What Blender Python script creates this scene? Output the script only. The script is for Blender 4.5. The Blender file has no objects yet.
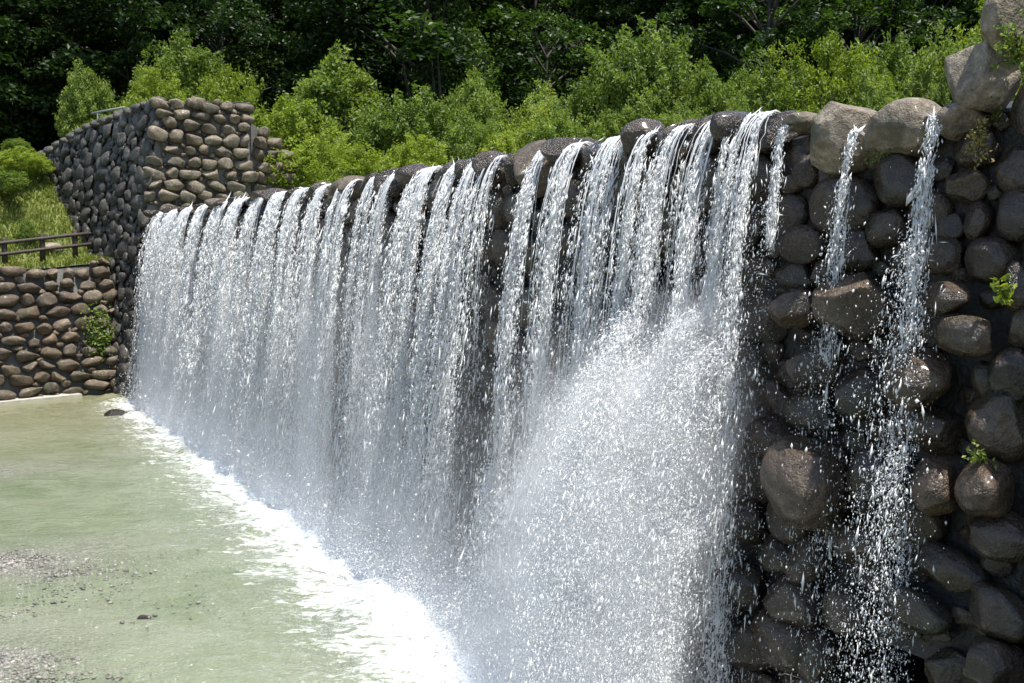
import bpy, bmesh, math
import numpy as np
from mathutils import Matrix, Vector

RNG = np.random.default_rng(7)
SC = bpy.context.scene
COL = SC.collection
PI = math.pi
EYE = 4.1           # eye height above the pool
CR = 5.2            # crest of the dam above the pool
BAT = 0.095         # batter of the dam face

U = np.array([-0.5074137, 0.8617026, 0.0])      # along the dam, away from the viewer
N = np.array([-0.8617026, -0.5074137, 0.0])     # downstream
UP = np.array([0.0, 0.0, 1.0])
P0 = np.array([2.2, 8.0, 0.0])
DAMROT = math.atan2(U[1], U[0])

def W(s, t, z):
    s = np.asarray(s, float); t = np.asarray(t, float); z = np.asarray(z, float)
    return P0 + s[..., None]*U + t[..., None]*N + z[..., None]*UP

# ------------------------------------------------------------------ objects
def link(o, parent=None):
    COL.objects.link(o)
    if parent is not None:
        o.parent = parent
    return o

def tag(o, label=None, cat=None, group=None, kind=None):
    if label: o['label'] = label
    if cat: o['category'] = cat
    if group: o['group'] = group
    if kind: o['kind'] = kind
    return o

def empty(name, loc, rot=0.0):
    o = bpy.data.objects.new(name, None)
    o.empty_display_size = 0.3
    link(o)
    o.location = loc
    o.rotation_euler = (0, 0, rot)
    return o

def thing(name, label, cat, loc, group=None, rot=0.0):
    return tag(empty(name, loc, rot), label, cat, group)

def inv_of(o):
    m = Matrix.Translation(o.location) @ o.rotation_euler.to_matrix().to_4x4()
    return np.array(m.inverted())

def mesh_np(name, v, f, mat, smooth=True, tint=None):
    """v (n,3), f list of arrays (m,k) all the same k, or list of several arrays."""
    me = bpy.data.meshes.new(name)
    v = np.asarray(v, np.float32)
    if isinstance(f, np.ndarray): f = [f]
    f = [np.asarray(a, np.int32) for a in f if len(a)]
    loops = np.concatenate([a.ravel() for a in f])
    tot = np.concatenate([np.full(len(a), a.shape[1], np.int32) for a in f])
    start = np.concatenate([[0], np.cumsum(tot)[:-1]]).astype(np.int32)
    me.vertices.add(len(v)); me.vertices.foreach_set('co', v.ravel())
    me.loops.add(len(loops)); me.loops.foreach_set('vertex_index', loops)
    me.polygons.add(len(tot)); me.polygons.foreach_set('loop_start', start)
    me.polygons.foreach_set('loop_total', tot)
    me.polygons.foreach_set('use_smooth', np.full(len(tot), smooth, bool))
    if tint is not None:
        a = me.attributes.new('tint', 'FLOAT_COLOR', 'POINT')
        c = np.ones((len(v), 4), np.float32); c[:, :3] = tint
        a.data.foreach_set('color', c.ravel())
    me.update(calc_edges=True)
    if mat: me.materials.append(mat)
    return me

def add(name, v, f, mat, parent=None, smooth=True, tint=None, world=True):
    v = np.asarray(v, float)
    if parent is not None and world:
        m = inv_of(parent)
        v = v @ m[:3, :3].T + m[:3, 3]
    o = bpy.data.objects.new(name, mesh_np(name, v, f, mat, smooth, tint))
    return link(o, parent)

def copy_tree(o, parent=None):
    c = o.copy(); COL.objects.link(c)
    c.parent = parent
    for ch in list(o.children):
        copy_tree(ch, c)
    return c

# ------------------------------------------------------------------ noise
def make_noise(seed, freq, octs=4, gain=0.55, waves=7):
    r = np.random.default_rng(seed)
    K, A, PH = [], [], []
    a = 1.0
    for o in range(octs):
        for w in range(waves):
            d = r.normal(size=3); d /= np.linalg.norm(d)
            K.append(d*freq*2**o*r.uniform(.7, 1.3)); A.append(a/math.sqrt(waves)); PH.append(r.uniform(0, 2*PI))
        a *= gain
    K = np.array(K); A = np.array(A); PH = np.array(PH)
    def fn(p):
        return np.sin(p @ K.T + PH) @ A
    return fn

# ------------------------------------------------------------------ materials
def nt(name):
    m = bpy.data.materials.new(name); m.use_nodes = True
    t = m.node_tree; t.nodes.clear()
    return m, t
class G:
    def __init__(s, t): s.t = t
    def n(s, ty, **kw):
        x = s.t.nodes.new(ty)
        for k, v in kw.items():
            if k.startswith('i_'):
                x.inputs[k[2:].replace('_', ' ')].default_value = v
            else: setattr(x, k, v)
        return x
    def l(s, a, b): s.t.links.new(a, b)
    def math(s, op, a, b=None, c=None, clamp=False):
        x = s.t.nodes.new('ShaderNodeMath'); x.operation = op; x.use_clamp = clamp
        for i, v in enumerate((a, b, c)):
            if v is None: continue
            if isinstance(v, (int, float)): x.inputs[i].default_value = v
            else: s.l(v, x.inputs[i])
        return x.outputs[0]
    def ramp(s, fac, stops):
        x = s.t.nodes.new('ShaderNodeValToRGB'); r = x.color_ramp
        while len(r.elements) < len(stops): r.elements.new(0.5)
        for e, (p, c) in zip(r.elements, stops):
            e.position = p; e.color = (*c, 1) if len(c) == 3 else c
        s.l(fac, x.inputs[0]); return x.outputs[0]
    def mix(s, fac, a, b, mode='MIX'):
        x = s.t.nodes.new('ShaderNodeMix'); x.data_type = 'RGBA'; x.blend_type = mode
        for sock, v in ((x.inputs[0], fac), (x.inputs[6], a), (x.inputs[7], b)):
            if isinstance(v, (int, float)): sock.default_value = v
            elif isinstance(v, tuple): sock.default_value = (*v, 1)
            else: s.l(v, sock)
        return x.outputs[2]
    def noise(s, vec, scale, detail=4, rough=.55, dist=0):
        x = s.t.nodes.new('ShaderNodeTexNoise')
        x.inputs['Scale'].default_value = scale; x.inputs['Detail'].default_value = detail
        x.inputs['Roughness'].default_value = rough; x.inputs['Distortion'].default_value = dist
        s.l(vec, x.inputs['Vector']); return x.outputs[0]

def stone_material(name, dark, mid, light, moss, rough=(.2, .75), bump=.75):
    m, t = nt(name); g = G(t)
    tc = g.n('ShaderNodeTexCoord').outputs['Object']
    at = g.n('ShaderNodeAttribute', attribute_name='tint')
    sep = g.n('ShaderNodeSeparateColor'); g.l(at.outputs['Color'], sep.inputs[0])
    rnd, wet, hue = sep.outputs[0], sep.outputs[1], sep.outputs[2]
    n1 = g.noise(tc, 3.1, 6, .62, .6)
    n2 = g.noise(tc, 17, 5, .65)
    n3 = g.noise(tc, 70, 3, .6)
    v = g.math('ADD', g.math('MULTIPLY', n1, .5), g.math('MULTIPLY', n2, .5))
    base = g.ramp(v, [(.36, dark), (.50, mid), (.63, light)])
    brown = g.mix(hue, base, (.55, .38, .24), 'MULTIPLY')
    brown = g.mix(.8, base, brown)
    br = g.math('ADD', g.math('MULTIPLY', rnd, 1.25), .45)
    hs = g.n('ShaderNodeHueSaturation'); g.l(brown, hs.inputs['Color']); g.l(br, hs.inputs['Value'])
    sp = g.ramp(n3, [(.58, (0, 0, 0)), (.72, (1, 1, 1))])
    spk = g.mix(g.math('MULTIPLY', sp, .35), hs.outputs[0], (.5, .48, .43))
    ms = g.ramp(g.noise(tc, 2.3, 5, .6), [(.54, (0, 0, 0)), (.68, (1, 1, 1))])
    col = g.mix(g.math('MULTIPLY', ms, moss), spk, (.045, .058, .018))
    wet_shade_col = g.mix(wet, col, g.mix(1.0, col, (.31, .235, .165), 'MULTIPLY'))  # wet stones darken; the multiplier also holds shade put into the colour
    b = g.n('ShaderNodeBsdfPrincipled')
    g.l(wet_shade_col, b.inputs['Base Color'])
    ro = g.math('ADD', g.math('MULTIPLY', wet, rough[0]-rough[1]), rough[1])
    ro = g.math('ADD', ro, g.math('MULTIPLY', g.math('SUBTRACT', n2, .5), .35), clamp=True)
    g.l(ro, b.inputs['Roughness'])
    g.l(g.math('MULTIPLY', wet, .4), b.inputs['Coat Weight']); b.inputs['Coat Roughness'].default_value = .14
    h = g.math('ADD', g.math('ADD', g.math('MULTIPLY', n2, .6), g.math('MULTIPLY', n3, .35)), g.math('MULTIPLY', n1, .3))
    bp = g.n('ShaderNodeBump', i_Strength=bump, i_Distance=.07); g.l(h, bp.inputs['Height'])
    g.l(bp.outputs[0], b.inputs['Normal'])
    g.l(b.outputs[0], g.n('ShaderNodeOutputMaterial').inputs[0])
    return m

M = {}
M['stone'] = stone_material('river_stone', (.045, .035, .024), (.13, .104, .073), (.25, .215, .165), .65)
M['pebble'] = stone_material('pebble', (.13, .125, .115), (.27, .265, .245), (.46, .45, .42), .15)
M['rubble'] = stone_material('shaded_rubble', (.016, .0145, .012), (.046, .042, .036), (.17, .158, .14), .15, (.4, .8))  # rubble of the shaded wing face, with its shade put into the colour

def mortar_material(name, a, b_, rough):
    m, t = nt(name); g = G(t)
    tc = g.n('ShaderNodeTexCoord').outputs['Object']
    n1 = g.noise(tc, 1.3, 6, .65); n2 = g.noise(tc, 24, 4, .6)
    b = g.n('ShaderNodeBsdfPrincipled', i_Roughness=rough)
    g.l(g.ramp(n1, [(.35, a), (.68, b_)]), b.inputs['Base Color'])
    bp = g.n('ShaderNodeBump', i_Strength=.6, i_Distance=.04); g.l(g.math('ADD', n1, n2), bp.inputs['Height'])
    g.l(bp.outputs[0], b.inputs['Normal'])
    g.l(b.outputs[0], g.n('ShaderNodeOutputMaterial').inputs[0])
    return m
M['wet_mortar'] = mortar_material('wet_mortar', (.012, .0105, .009), (.035, .031, .026), .5)
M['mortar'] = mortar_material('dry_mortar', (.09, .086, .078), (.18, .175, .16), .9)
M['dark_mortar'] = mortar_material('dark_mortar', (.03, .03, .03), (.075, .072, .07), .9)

def leaf_material(name, a, b_, c, trans=.35):
    m, t = nt(name); g = G(t)
    at = g.n('ShaderNodeAttribute', attribute_name='tint')
    sep = g.n('ShaderNodeSeparateColor'); g.l(at.outputs['Color'], sep.inputs[0])
    oi = g.n('ShaderNodeObjectInfo')
    f = g.math('ADD', g.math('MULTIPLY', sep.outputs[0], .75), g.math('MULTIPLY', oi.outputs['Random'], .25))
    col = g.ramp(f, [(0.05, a), (.5, b_), (.95, c)])
    d = g.n('ShaderNodeBsdfPrincipled', i_Roughness=.5)
    d.inputs['Specular IOR Level'].default_value = .3
    g.l(col, d.inputs['Base Color'])
    tr = g.n('ShaderNodeBsdfTranslucent')
    g.l(g.mix(1.0, col, (1.25, 1.35, .55), 'MULTIPLY'), tr.inputs['Color'])
    mx = g.n('ShaderNodeMixShader'); mx.inputs[0].default_value = trans
    g.l(d.outputs[0], mx.inputs[1]); g.l(tr.outputs[0], mx.inputs[2])
    g.l(mx.outputs[0], g.n('ShaderNodeOutputMaterial').inputs[0])
    return m
M['leaf_mid'] = leaf_material('leaf_mid_green', (.056, .096, .016), (.14, .20, .036), (.27, .325, .085), .42)
M['leaf_yellow'] = leaf_material('leaf_yellow_green', (.09, .135, .014), (.20, .262, .03), (.32, .36, .065), .42)
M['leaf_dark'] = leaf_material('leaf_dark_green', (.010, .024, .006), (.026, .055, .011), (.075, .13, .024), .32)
M['leaf_grass'] = leaf_material('leaf_grass', (.11, .15, .025), (.19, .225, .045), (.29, .29, .09), .35)
M['leaf_dry'] = leaf_material('leaf_dry_yellow', (.13, .12, .03), (.3, .25, .08), (.42, .33, .16), .3)

def plain(name, a, b_, scale, rough=.8, bump=.3, stretch=None):
    m, t = nt(name); g = G(t)
    tc = g.n('ShaderNodeTexCoord').outputs['Object']
    if stretch:
        mp = g.n('ShaderNodeMapping'); mp.inputs['Scale'].default_value = stretch
        g.l(tc, mp.inputs[0]); tc = mp.outputs[0]
    n1 = g.noise(tc, scale, 6, .65)
    b = g.n('ShaderNodeBsdfPrincipled', i_Roughness=rough)
    g.l(g.ramp(n1, [(.32, a), (.68, b_)]), b.inputs['Base Color'])
    bp = g.n('ShaderNodeBump', i_Strength=bump, i_Distance=.05); g.l(n1, bp.inputs['Height'])
    g.l(bp.outputs[0], b.inputs['Normal'])
    g.l(b.outputs[0], g.n('ShaderNodeOutputMaterial').inputs[0])
    return m
M['bark'] = plain('bark', (.02, .016, .012), (.055, .045, .033), 9)
M['wood'] = plain('dark_wood', (.02, .013, .009), (.06, .042, .029), 14, .7)
M['rail_metal'] = plain('weathered_steel', (.2, .2, .19), (.3, .3, .28), 20, .5, .1)
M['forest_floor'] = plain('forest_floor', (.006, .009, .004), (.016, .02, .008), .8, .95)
M['bank_soil'] = plain('bank_soil', (.06, .08, .02), (.13, .15, .04), 1.1, .95)
M['path'] = plain('gravel_bank', (.14, .13, .11), (.26, .25, .21), 3, .95)
M['twig'] = plain('dry_twig', (.16, .13, .09), (.3, .26, .19), 18, .8)

# falling water: bright, slightly translucent droplets
m, t = nt('white_water'); g = G(t)
b = g.n('ShaderNodeBsdfPrincipled', i_Roughness=.18)
b.inputs['Base Color'].default_value = (.965, .97, .975, 1)
b.inputs['Specular IOR Level'].default_value = .6
tr = g.n('ShaderNodeBsdfTranslucent'); tr.inputs[0].default_value = (.965, .97, .975, 1)
mx = g.n('ShaderNodeMixShader'); mx.inputs[0].default_value = .55
g.l(b.outputs[0], mx.inputs[1]); g.l(tr.outputs[0], mx.inputs[2])
g.l(mx.outputs[0], g.n('ShaderNodeOutputMaterial').inputs[0])
M['white_water'] = m
# glassy water sliding over the lip
m, t = nt('glassy_water'); g = G(t)
tc = g.n('ShaderNodeTexCoord').outputs['Object']
mp = g.n('ShaderNodeMapping'); mp.inputs['Scale'].default_value = (9, 9, 1.6); g.l(tc, mp.inputs[0])
n1 = g.noise(mp.outputs[0], 3, 4, .6, .5)
b = g.n('ShaderNodeBsdfPrincipled', i_Roughness=.1)
g.l(g.ramp(n1, [(.42, (.12, .13, .13)), (.60, (.8, .83, .86))]), b.inputs['Base Color'])
bp = g.n('ShaderNodeBump', i_Strength=.8, i_Distance=.03); g.l(n1, bp.inputs['Height'])
g.l(bp.outputs[0], b.inputs['Normal'])
g.l(b.outputs[0], g.n('ShaderNodeOutputMaterial').inputs[0])
M['glassy_water'] = m

# pool: turbid pale green water with foam where the falls land (object axes: x along the dam, y downstream)
m, t = nt('pool_water'); g = G(t)
tc = g.n('ShaderNodeTexCoord').outputs['Object']
sx = g.n('ShaderNodeSeparateXYZ'); g.l(tc, sx.inputs[0])
S_, T_ = sx.outputs[0], sx.outputs[1]
mpw = g.n('ShaderNodeMapping'); mpw.inputs['Rotation'].default_value = (0, 0, -DAMROT)
mpw.vector_type = 'TEXTURE'
g.l(tc, mpw.inputs[0])
mps = g.n('ShaderNodeMapping'); mps.inputs['Scale'].default_value = (.95, 1.7, 1); g.l(mpw.outputs[0], mps.inputs[0])
WC = mps.outputs[0]
big = g.noise(WC, .35, 4, .55, .4)
mid = g.noise(WC, 1.6, 5, .6, .8)
fine = g.noise(WC, 7.0, 4, .6, .6)
vfine = g.noise(WC, 24., 3, .6)
green = g.mix(g.ramp(big, [(.38, (0, 0, 0)), (.62, (1, 1, 1))]), (.115, .145, .07), (.18, .205, .125))
green = g.mix(g.math('MULTIPLY', g.ramp(mid, [(.45, (0, 0, 0)), (.7, (1, 1, 1))]), .45), green, (.23, .245, .175))
green = g.mix(g.math('MULTIPLY', g.ramp(vfine, [(.5, (0, 0, 0)), (.75, (1, 1, 1))]), .5), green, (.30, .31, .26))  # pale flecks: ripple glints put into the water colour
# shallow tan water at the far end of the pool
far = g.math('MULTIPLY', g.math('SUBTRACT', S_, 13.0), .13, clamp=True)
green = g.mix(g.math('MULTIPLY', far, .5), green, (.205, .18, .10))
# shallow gravel shoals showing through
def blob(cs, ct, ws, wt):
    a = g.math('MULTIPLY', g.math('SUBTRACT', S_, cs), 1/ws); b_ = g.math('MULTIPLY', g.math('SUBTRACT', T_, ct), 1/wt)
    return g.math('POWER', 2.718, g.math('MULTIPLY', g.math('ADD', g.math('MULTIPLY', a, a), g.math('MULTIPLY', b_, b_)), -1.0))
shoal = g.math('ADD', blob(5.4, 6.2, 1.1, 1.6), g.math('ADD', blob(8.8, 5.6, .9, 2.2), blob(15, 6.0, .9, 2.5)), clamp=True)
shoal = g.math('MULTIPLY', shoal, g.math('ADD', .45, mid), clamp=True)
grav = g.ramp(g.noise(mpw.outputs[0], 26, 4, .7), [(.36, (.09, .085, .065)), (.52, (.22, .215, .175)), (.68, (.38, .37, .33))])
green = g.mix(g.math('MULTIPLY', shoal, .85), green, grav)
# foam
front = g.math('ADD', 1.4, g.math('MULTIPLY', g.math('POWER', 2.718, g.math('MULTIPLY', S_, -.13)), 1.15))
tt = g.math('SUBTRACT', T_, front)
tt = g.math('ADD', tt, g.math('MULTIPLY', g.math('SUBTRACT', mid, .5), 2.6))
tt = g.math('ADD', tt, g.math('MULTIPLY', g.math('SUBTRACT', fine, .5), 2.6))
f1 = g.math('SUBTRACT', 1.0, g.math('MULTIPLY', g.math('ADD', tt, .45), 1.05), clamp=True)
fall = g.math('SUBTRACT', 1.0, g.math('MULTIPLY', g.math('SUBTRACT', T_, front), .42), clamp=True)
lace = g.math('ABSOLUTE', g.math('SUBTRACT', fine, .5))
lace = g.math('SUBTRACT', 1.0, g.math('MULTIPLY', lace, 16), clamp=True)
lace = g.math('MULTIPLY', g.math('MULTIPLY', lace, g.math('MULTIPLY', fall, fall)), g.ramp(mid, [(.4, (0, 0, 0)), (.62, (1, 1, 1))]))
ends = g.math('MULTIPLY', g.math('ADD', S_, 1.2), 1.2, clamp=True)
ends2 = g.math('SUBTRACT', 1.0, g.math('MULTIPLY', g.math('SUBTRACT', S_, 22.5), .8), clamp=True)
foam = g.math('MULTIPLY', g.math('MULTIPLY', g.math('MAXIMUM', f1, g.math('MULTIPLY', lace, .75)), ends), ends2, clamp=True)
col = g.mix(g.math('POWER', foam, 1.3), green, (.78, .81, .81))
b = g.n('ShaderNodeBsdfPrincipled')
g.l(col, b.inputs['Base Color'])
g.l(g.math('ADD', .06, g.math('MULTIPLY', foam, .6)), b.inputs['Roughness'])
b.inputs['Specular IOR Level'].default_value = .9
h = g.math('ADD', g.math('ADD', g.math('MULTIPLY', mid, .45), g.math('MULTIPLY', fine, .3)), g.math('MULTIPLY', vfine, .22))
h = g.math('ADD', h, g.math('MULTIPLY', foam, .4))
bp = g.n('ShaderNodeBump', i_Strength=.9, i_Distance=.12); g.l(h, bp.inputs['Height'])
g.l(bp.outputs[0], b.inputs['Normal'])
g.l(b.outputs[0], g.n('ShaderNodeOutputMaterial').inputs[0])
M['pool'] = m

# ------------------------------------------------------------------ stones
_ico = {}
def ico(level):
    if level not in _ico:
        bm = bmesh.new(); bmesh.ops.create_icosphere(bm, subdivisions=level, radius=1)
        v = np.array([x.co[:] for x in bm.verts]); f = np.array([[q.index for q in p.verts] for p in bm.faces])
        bm.free(); _ico[level] = (v, f)
    return _ico[level]

def boulder_shape(r, level=3, blocky=.5, rough=.05, sq=1.0):
    v, f = ico(level); v = v.copy()
    if sq < 1: v = np.sign(v)*np.abs(v)**sq
    k = (9 if level < 5 or blocky == 1.0 else 4) + int(r.integers(0, 7 if level < 5 else 5))
    for i in range(k):
        d = r.normal(size=3); d /= np.linalg.norm(d)
        h = r.uniform(.55 if level < 5 else .7, .94)
        q = v @ d
        over = np.clip(q-h, 0, None)
        v -= (over*(.55+.4*blocky))[:, None]*d
    nf = make_noise(int(r.integers(1e9)), 1.5, 3 if level < 4 else 6, .52)
    v *= (1+rough*nf(v))[:, None]
    ext = np.abs(v).max(0)
    return v/ext, f

_lib = {}
def stone_lib(level, n=24, sq=1.0):
    if (level, sq) not in _lib:
        r = np.random.default_rng(100+level)
        _lib[(level, sq)] = [boulder_shape(r, level, r.uniform(.4, 1.0)+(.5 if sq == .8 else 0), r.uniform(.045, .085), sq) for i in range(n)]
    return _lib[(level, sq)]

def place_stone(shape, c, ex, ey, ez, sx, sy, sz, rot):
    v, f = shape
    p = v*np.array([sx, sy, sz])
    ca, sa = math.cos(rot), math.sin(rot)
    x = p[:, 0]*ca-p[:, 1]*sa; y = p[:, 0]*sa+p[:, 1]*ca
    return c+x[:, None]*ex+y[:, None]*ey+p[:, 2:3]*ez, f

class Stones:
    """Stones laid in a wall. The largest become parts of their own, the others one piece of masonry."""
    def __init__(s): s.items = []
    def put(s, shape, c, fr, dims, rot, tint, weight):
        v, f = place_stone(shape, c, *fr, *dims, rot)
        s.items.append((weight, v, f, tint))
    def build(s, parent, mat, limit=100, part='boulder', rest='masonry'):
        s.items.sort(key=lambda q: -q[0])
        for w, v, f, tn in s.items[:limit]:
            add(part, v, f, mat, parent, tint=np.tile(np.array(tn), (len(v), 1)))
        rs = s.items[limit:]
        if rs:
            V, F, T = [], [], []; o = 0
            for w, v, f, tn in rs:
                V.append(v); F.append(f+o); T.append(np.tile(np.array(tn), (len(v), 1))); o += len(v)
            x = add(rest, np.concatenate(V), np.concatenate(F), mat, parent, tint=np.concatenate(T))
            x['kind'] = 'stuff'

def dart(w, h, radii, r, avoid=(), tries=60, asp=1.3, tight=.93):
    """Packs upright ellipses (half width rr*asp^.5 ...) into a w x h rectangle."""
    P = [np.array(a, float) for a in avoid]
    A = np.zeros((6000, 4)); n = 0
    for a in P: A[n] = a; n += 1
    first = n
    for rr in radii:
        for k in range(tries):
            a = rr*r.uniform(1.0, 1.28); b_ = rr*r.uniform(.72, .98)
            x, y = r.uniform(0, w), r.uniform(0, h)
            q = A[:n]
            if n:
                dx = (q[:, 0]-x)/(q[:, 2]+a); dy = (q[:, 1]-y)/(q[:, 3]+b_)
                if (dx*dx+dy*dy).min() < tight: continue
            A[n] = (x, y, a, b_); n += 1
            break
    return A[first:n]

def rows(w, h, cw, ch, r, jit=.12):
    out = []
    y = 0
    while y < h-.2*ch:
        hh = ch*r.uniform(.85, 1.18)
        x = -r.uniform(0, cw)
        while x < w:
            ww = cw*r.uniform(.72, 1.35)
            out.append((x+ww/2, y+hh/2+r.normal()*hh*jit, ww*.47, hh*.49*r.uniform(.85, 1.05)))
            x += ww
        y += hh
    return [o for o in out if -.1 < o[0] < w+.1 and o[1] < h]

# ================================================================== THE DAM
def tf(z): return BAT*(CR-z)

dam = thing('stone_dam', 'long weir dam of dark wet boulders set in mortar, water pouring over its rounded crest', 'dam', tuple(P0), rot=DAMROT)

def prism_local(segs):
    """boxes given as (s0, s1, profile [(t,z)...])"""
    V, F4, FN = [], [], []
    o = 0
    res = []
    for s0, s1, pr in segs:
        k = len(pr)
        for s in (s0, s1):
            for (tt_, z) in pr: V.append((s, tt_, z))
        for i in range(k):
            j = (i+1) % k
            F4.append((o+i, o+j, o+k+j, o+k+i))
        FN.append([o+i for i in range(k)][::-1]); FN.append([o+k+i for i in range(k)])
        o += 2*k
    return np.array(V), F4, FN

def wall_piece(name, segs, mat, parent):
    V, F4, FN = prism_local(segs)
    me = bpy.data.meshes.new(name)
    me.from_pydata([tuple(v) for v in V], [], [tuple(f) for f in F4]+[tuple(f) for f in FN])
    bm = bmesh.new(); bm.from_mesh(me); bmesh.ops.recalc_face_normals(bm, faces=bm.faces); bm.to_mesh(me); bm.free()
    me.materials.append(mat)
    return link(bpy.data.objects.new(name, me), parent)

ZC = CR-.22
full = [(tf(-1.0), -1.0), (tf(ZC), ZC), (-.35, CR-.1), (-3.0, CR-.15), (-3.0, -1.0)]
hz = 1.42
wall_piece('mortar_core', [
    (-14.0, -1.82, full),
    (-1.82, -.92, [(tf(hz), hz), (tf(ZC), ZC), (-.35, CR-.1), (-3.0, CR-.15), (-3.0, hz)]),
    (-1.82, -.92, [(-.9, -1.0), (-.9, hz), (-3.0, hz), (-3.0, -1.0)]),
    (-.92, 27.0, full)], M['wet_mortar'], dam)

EX = -U; EZf = N*math.cos(math.atan(BAT))+UP*math.sin(math.atan(BAT)); EY = np.cross(EZf, EX)
if EY[2] < 0: EX = -EX; EY = np.cross(EZf, EX)
DFR = (EX, EY, EZf)

manual = [(-0.65,5.00,0.48,0.49,0,'dry'), (-0.25,5.12,0.25,0.15,0,'dry'), (-0.47,4.66,0.15,0.16,0,''), (-0.29,4.71,0.20,0.23,0,''), (-1.12,4.96,0.59,0.38,6,'dry'), (-1.64,4.98,0.25,0.21,0,'dry'), (-1.73,5.24,0.40,0.44,25,'dry'), (-1.90,5.54,0.22,0.37,0,'dry'), (-1.14,4.59,0.44,0.33,0,''), (-1.68,4.77,0.29,0.24,0,''), (-1.66,4.53,0.25,0.22,0,''), (-1.99,4.59,0.21,0.27,0,''), (-2.04,4.32,0.23,0.30,0,''), (-1.76,4.30,0.16,0.24,0,''), (-1.05,4.27,0.31,0.26,0,''), (-0.33,4.15,0.39,0.27,0,''), (-0.81,4.11,0.35,0.28,0,''), (-0.26,3.91,0.32,0.21,0,''), (-0.57,3.92,0.22,0.22,0,''), (-0.40,3.68,0.35,0.27,10,'lit'), (-0.95,3.74,0.52,0.43,0,'lit'), (-0.64,3.45,0.23,0.17,0,''), (-0.57,3.23,0.37,0.36,0,''), (-1.02,3.11,0.42,0.33,0,''), (-1.91,4.05,0.29,0.27,0,''), (-1.68,3.81,0.32,0.20,0,'lit'), (-1.85,3.58,0.35,0.24,0,'lit'), (-1.54,3.28,0.41,0.38,0,'lit'), (-1.94,3.31,0.14,0.24,0,''), (-2.13,3.36,0.26,0.30,0,''), (-2.16,3.63,0.17,0.22,0,''), (-2.09,3.89,0.19,0.28,0,'moss'), (-1.54,4.07,0.26,0.24,0,''), (-0.20,2.65,0.37,0.33,0,''), (-0.74,2.46,0.54,0.62,-4,'lit'), (-1.28,2.56,0.41,0.46,0,''), (-0.57,2.91,0.42,0.28,0,''), (-0.52,2.11,0.38,0.35,-25,''), (-1.59,2.95,0.44,0.30,-12,''), (-2.07,3.04,0.33,0.40,0,''), (-1.78,2.62,0.26,0.33,12,'lit'), (-2.12,2.67,0.28,0.32,0,'lit'), (-1.54,2.32,0.39,0.31,12,''), (-2.14,2.40,0.43,0.27,-14,''), (-0.44,1.80,0.30,0.26,0,''), (-0.69,1.84,0.28,0.37,-30,''), (-0.60,1.51,0.44,0.34,-20,''), (-0.57,1.20,0.51,0.36,-10,''), (-1.23,2.08,0.43,0.32,0,''), (-1.12,1.60,0.33,0.31,0,''), (-.86,1.2,0.3,0.34,0,''), (-1.80,2.10,0.49,0.24,-8,''), (-1.62,1.80,0.52,0.24,-6,'ledge'), (-2.19,1.93,0.40,0.28,-8,''), (-2.22,1.58,0.34,0.34,0,''), (-2.12, 1.22, .34, .34, 0, ''), (-0.01,1.99,0.38,0.34,0,''), (-0.04,1.48,0.44,0.34,0,''), (-0.20,1.05,0.46,0.37,0,''), (0.29,0.93,0.47,0.39,0,'red')]
crest = [(0.12,.40,.34), (0.49,.26,.40), (0.83,.27,.36), (1.26,.30,.46), (1.68,.40,.40), (2.36,.42,.40), (2.97,.34,.34), (3.51,.62,.62), (4.02,.40,.44), (4.43,.36,.36), (4.98,.34,.3), (5.55,.52,.44), (6.73,.55,.36), (7.47,.46,.42), (8.24,.66,.40), (8.83,.42,.36), (9.47,.72,.42), (10.58,.5,.36), (11.67,.46,.34), (12.9,.5,.32), (13.6,.5,.3), (14.26,.6,.32), (15.65,.62,.32), (16.4,.5,.3), (17.21,.75,.34), (18.9,.6,.3), (20.3,.7,.3), (21.9,.7,.28), (23.4,.8,.3), (24.6,.7,.3)]
libd = [boulder_shape(np.random.default_rng(900+i), 5, 1.0, .05, .85) for i in range(10)]
st = Stones(); r = np.random.default_rng(21)
lib5, lib4, lib3, lib2, libq, libr = stone_lib(5, 20, .9), stone_lib(4, 26), stone_lib(3), stone_lib(2), stone_lib(3, 24, .72), stone_lib(2, 40, .8)
avoid = []
S0 = 8.0  # packing rectangle starts at s = -S0
for (s, z, w, h, rot, fl) in manual:
    shp = lib5[int(r.integers(len(lib5)))] if fl != 'dry' else libd[int(r.integers(len(libd)))]
    th = .62*min(w, h)*r.uniform(.85, 1.1)
    out = .10 if fl != 'ledge' else .16
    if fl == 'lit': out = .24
    if fl == 'dry' and z > 4.6: th = max(th, .24); out = -.02
    c = W(s, .115*(CR-min(z, 5.2))+out-.06+(.17 if fl == 'dry' else 0), z-(.05 if fl == 'dry' else 0))
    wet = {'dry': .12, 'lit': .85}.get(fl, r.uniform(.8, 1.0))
    rnd = {'dry': .85, 'lit': .75, 'red': .4}.get(fl, r.uniform(.12, .6))  # lit stones get a lighter tone: sunlight put into the colour
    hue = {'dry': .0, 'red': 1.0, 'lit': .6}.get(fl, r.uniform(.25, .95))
    st.put(shp, c, DFR, (w/2*1.17, h/2*1.17, th), math.radians(rot), (rnd, wet, hue), 100+w*h*(1.0 if s < -.1 else .5))
    avoid.append((s+S0, z, w/2*1.0, h/2*1.0))
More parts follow.
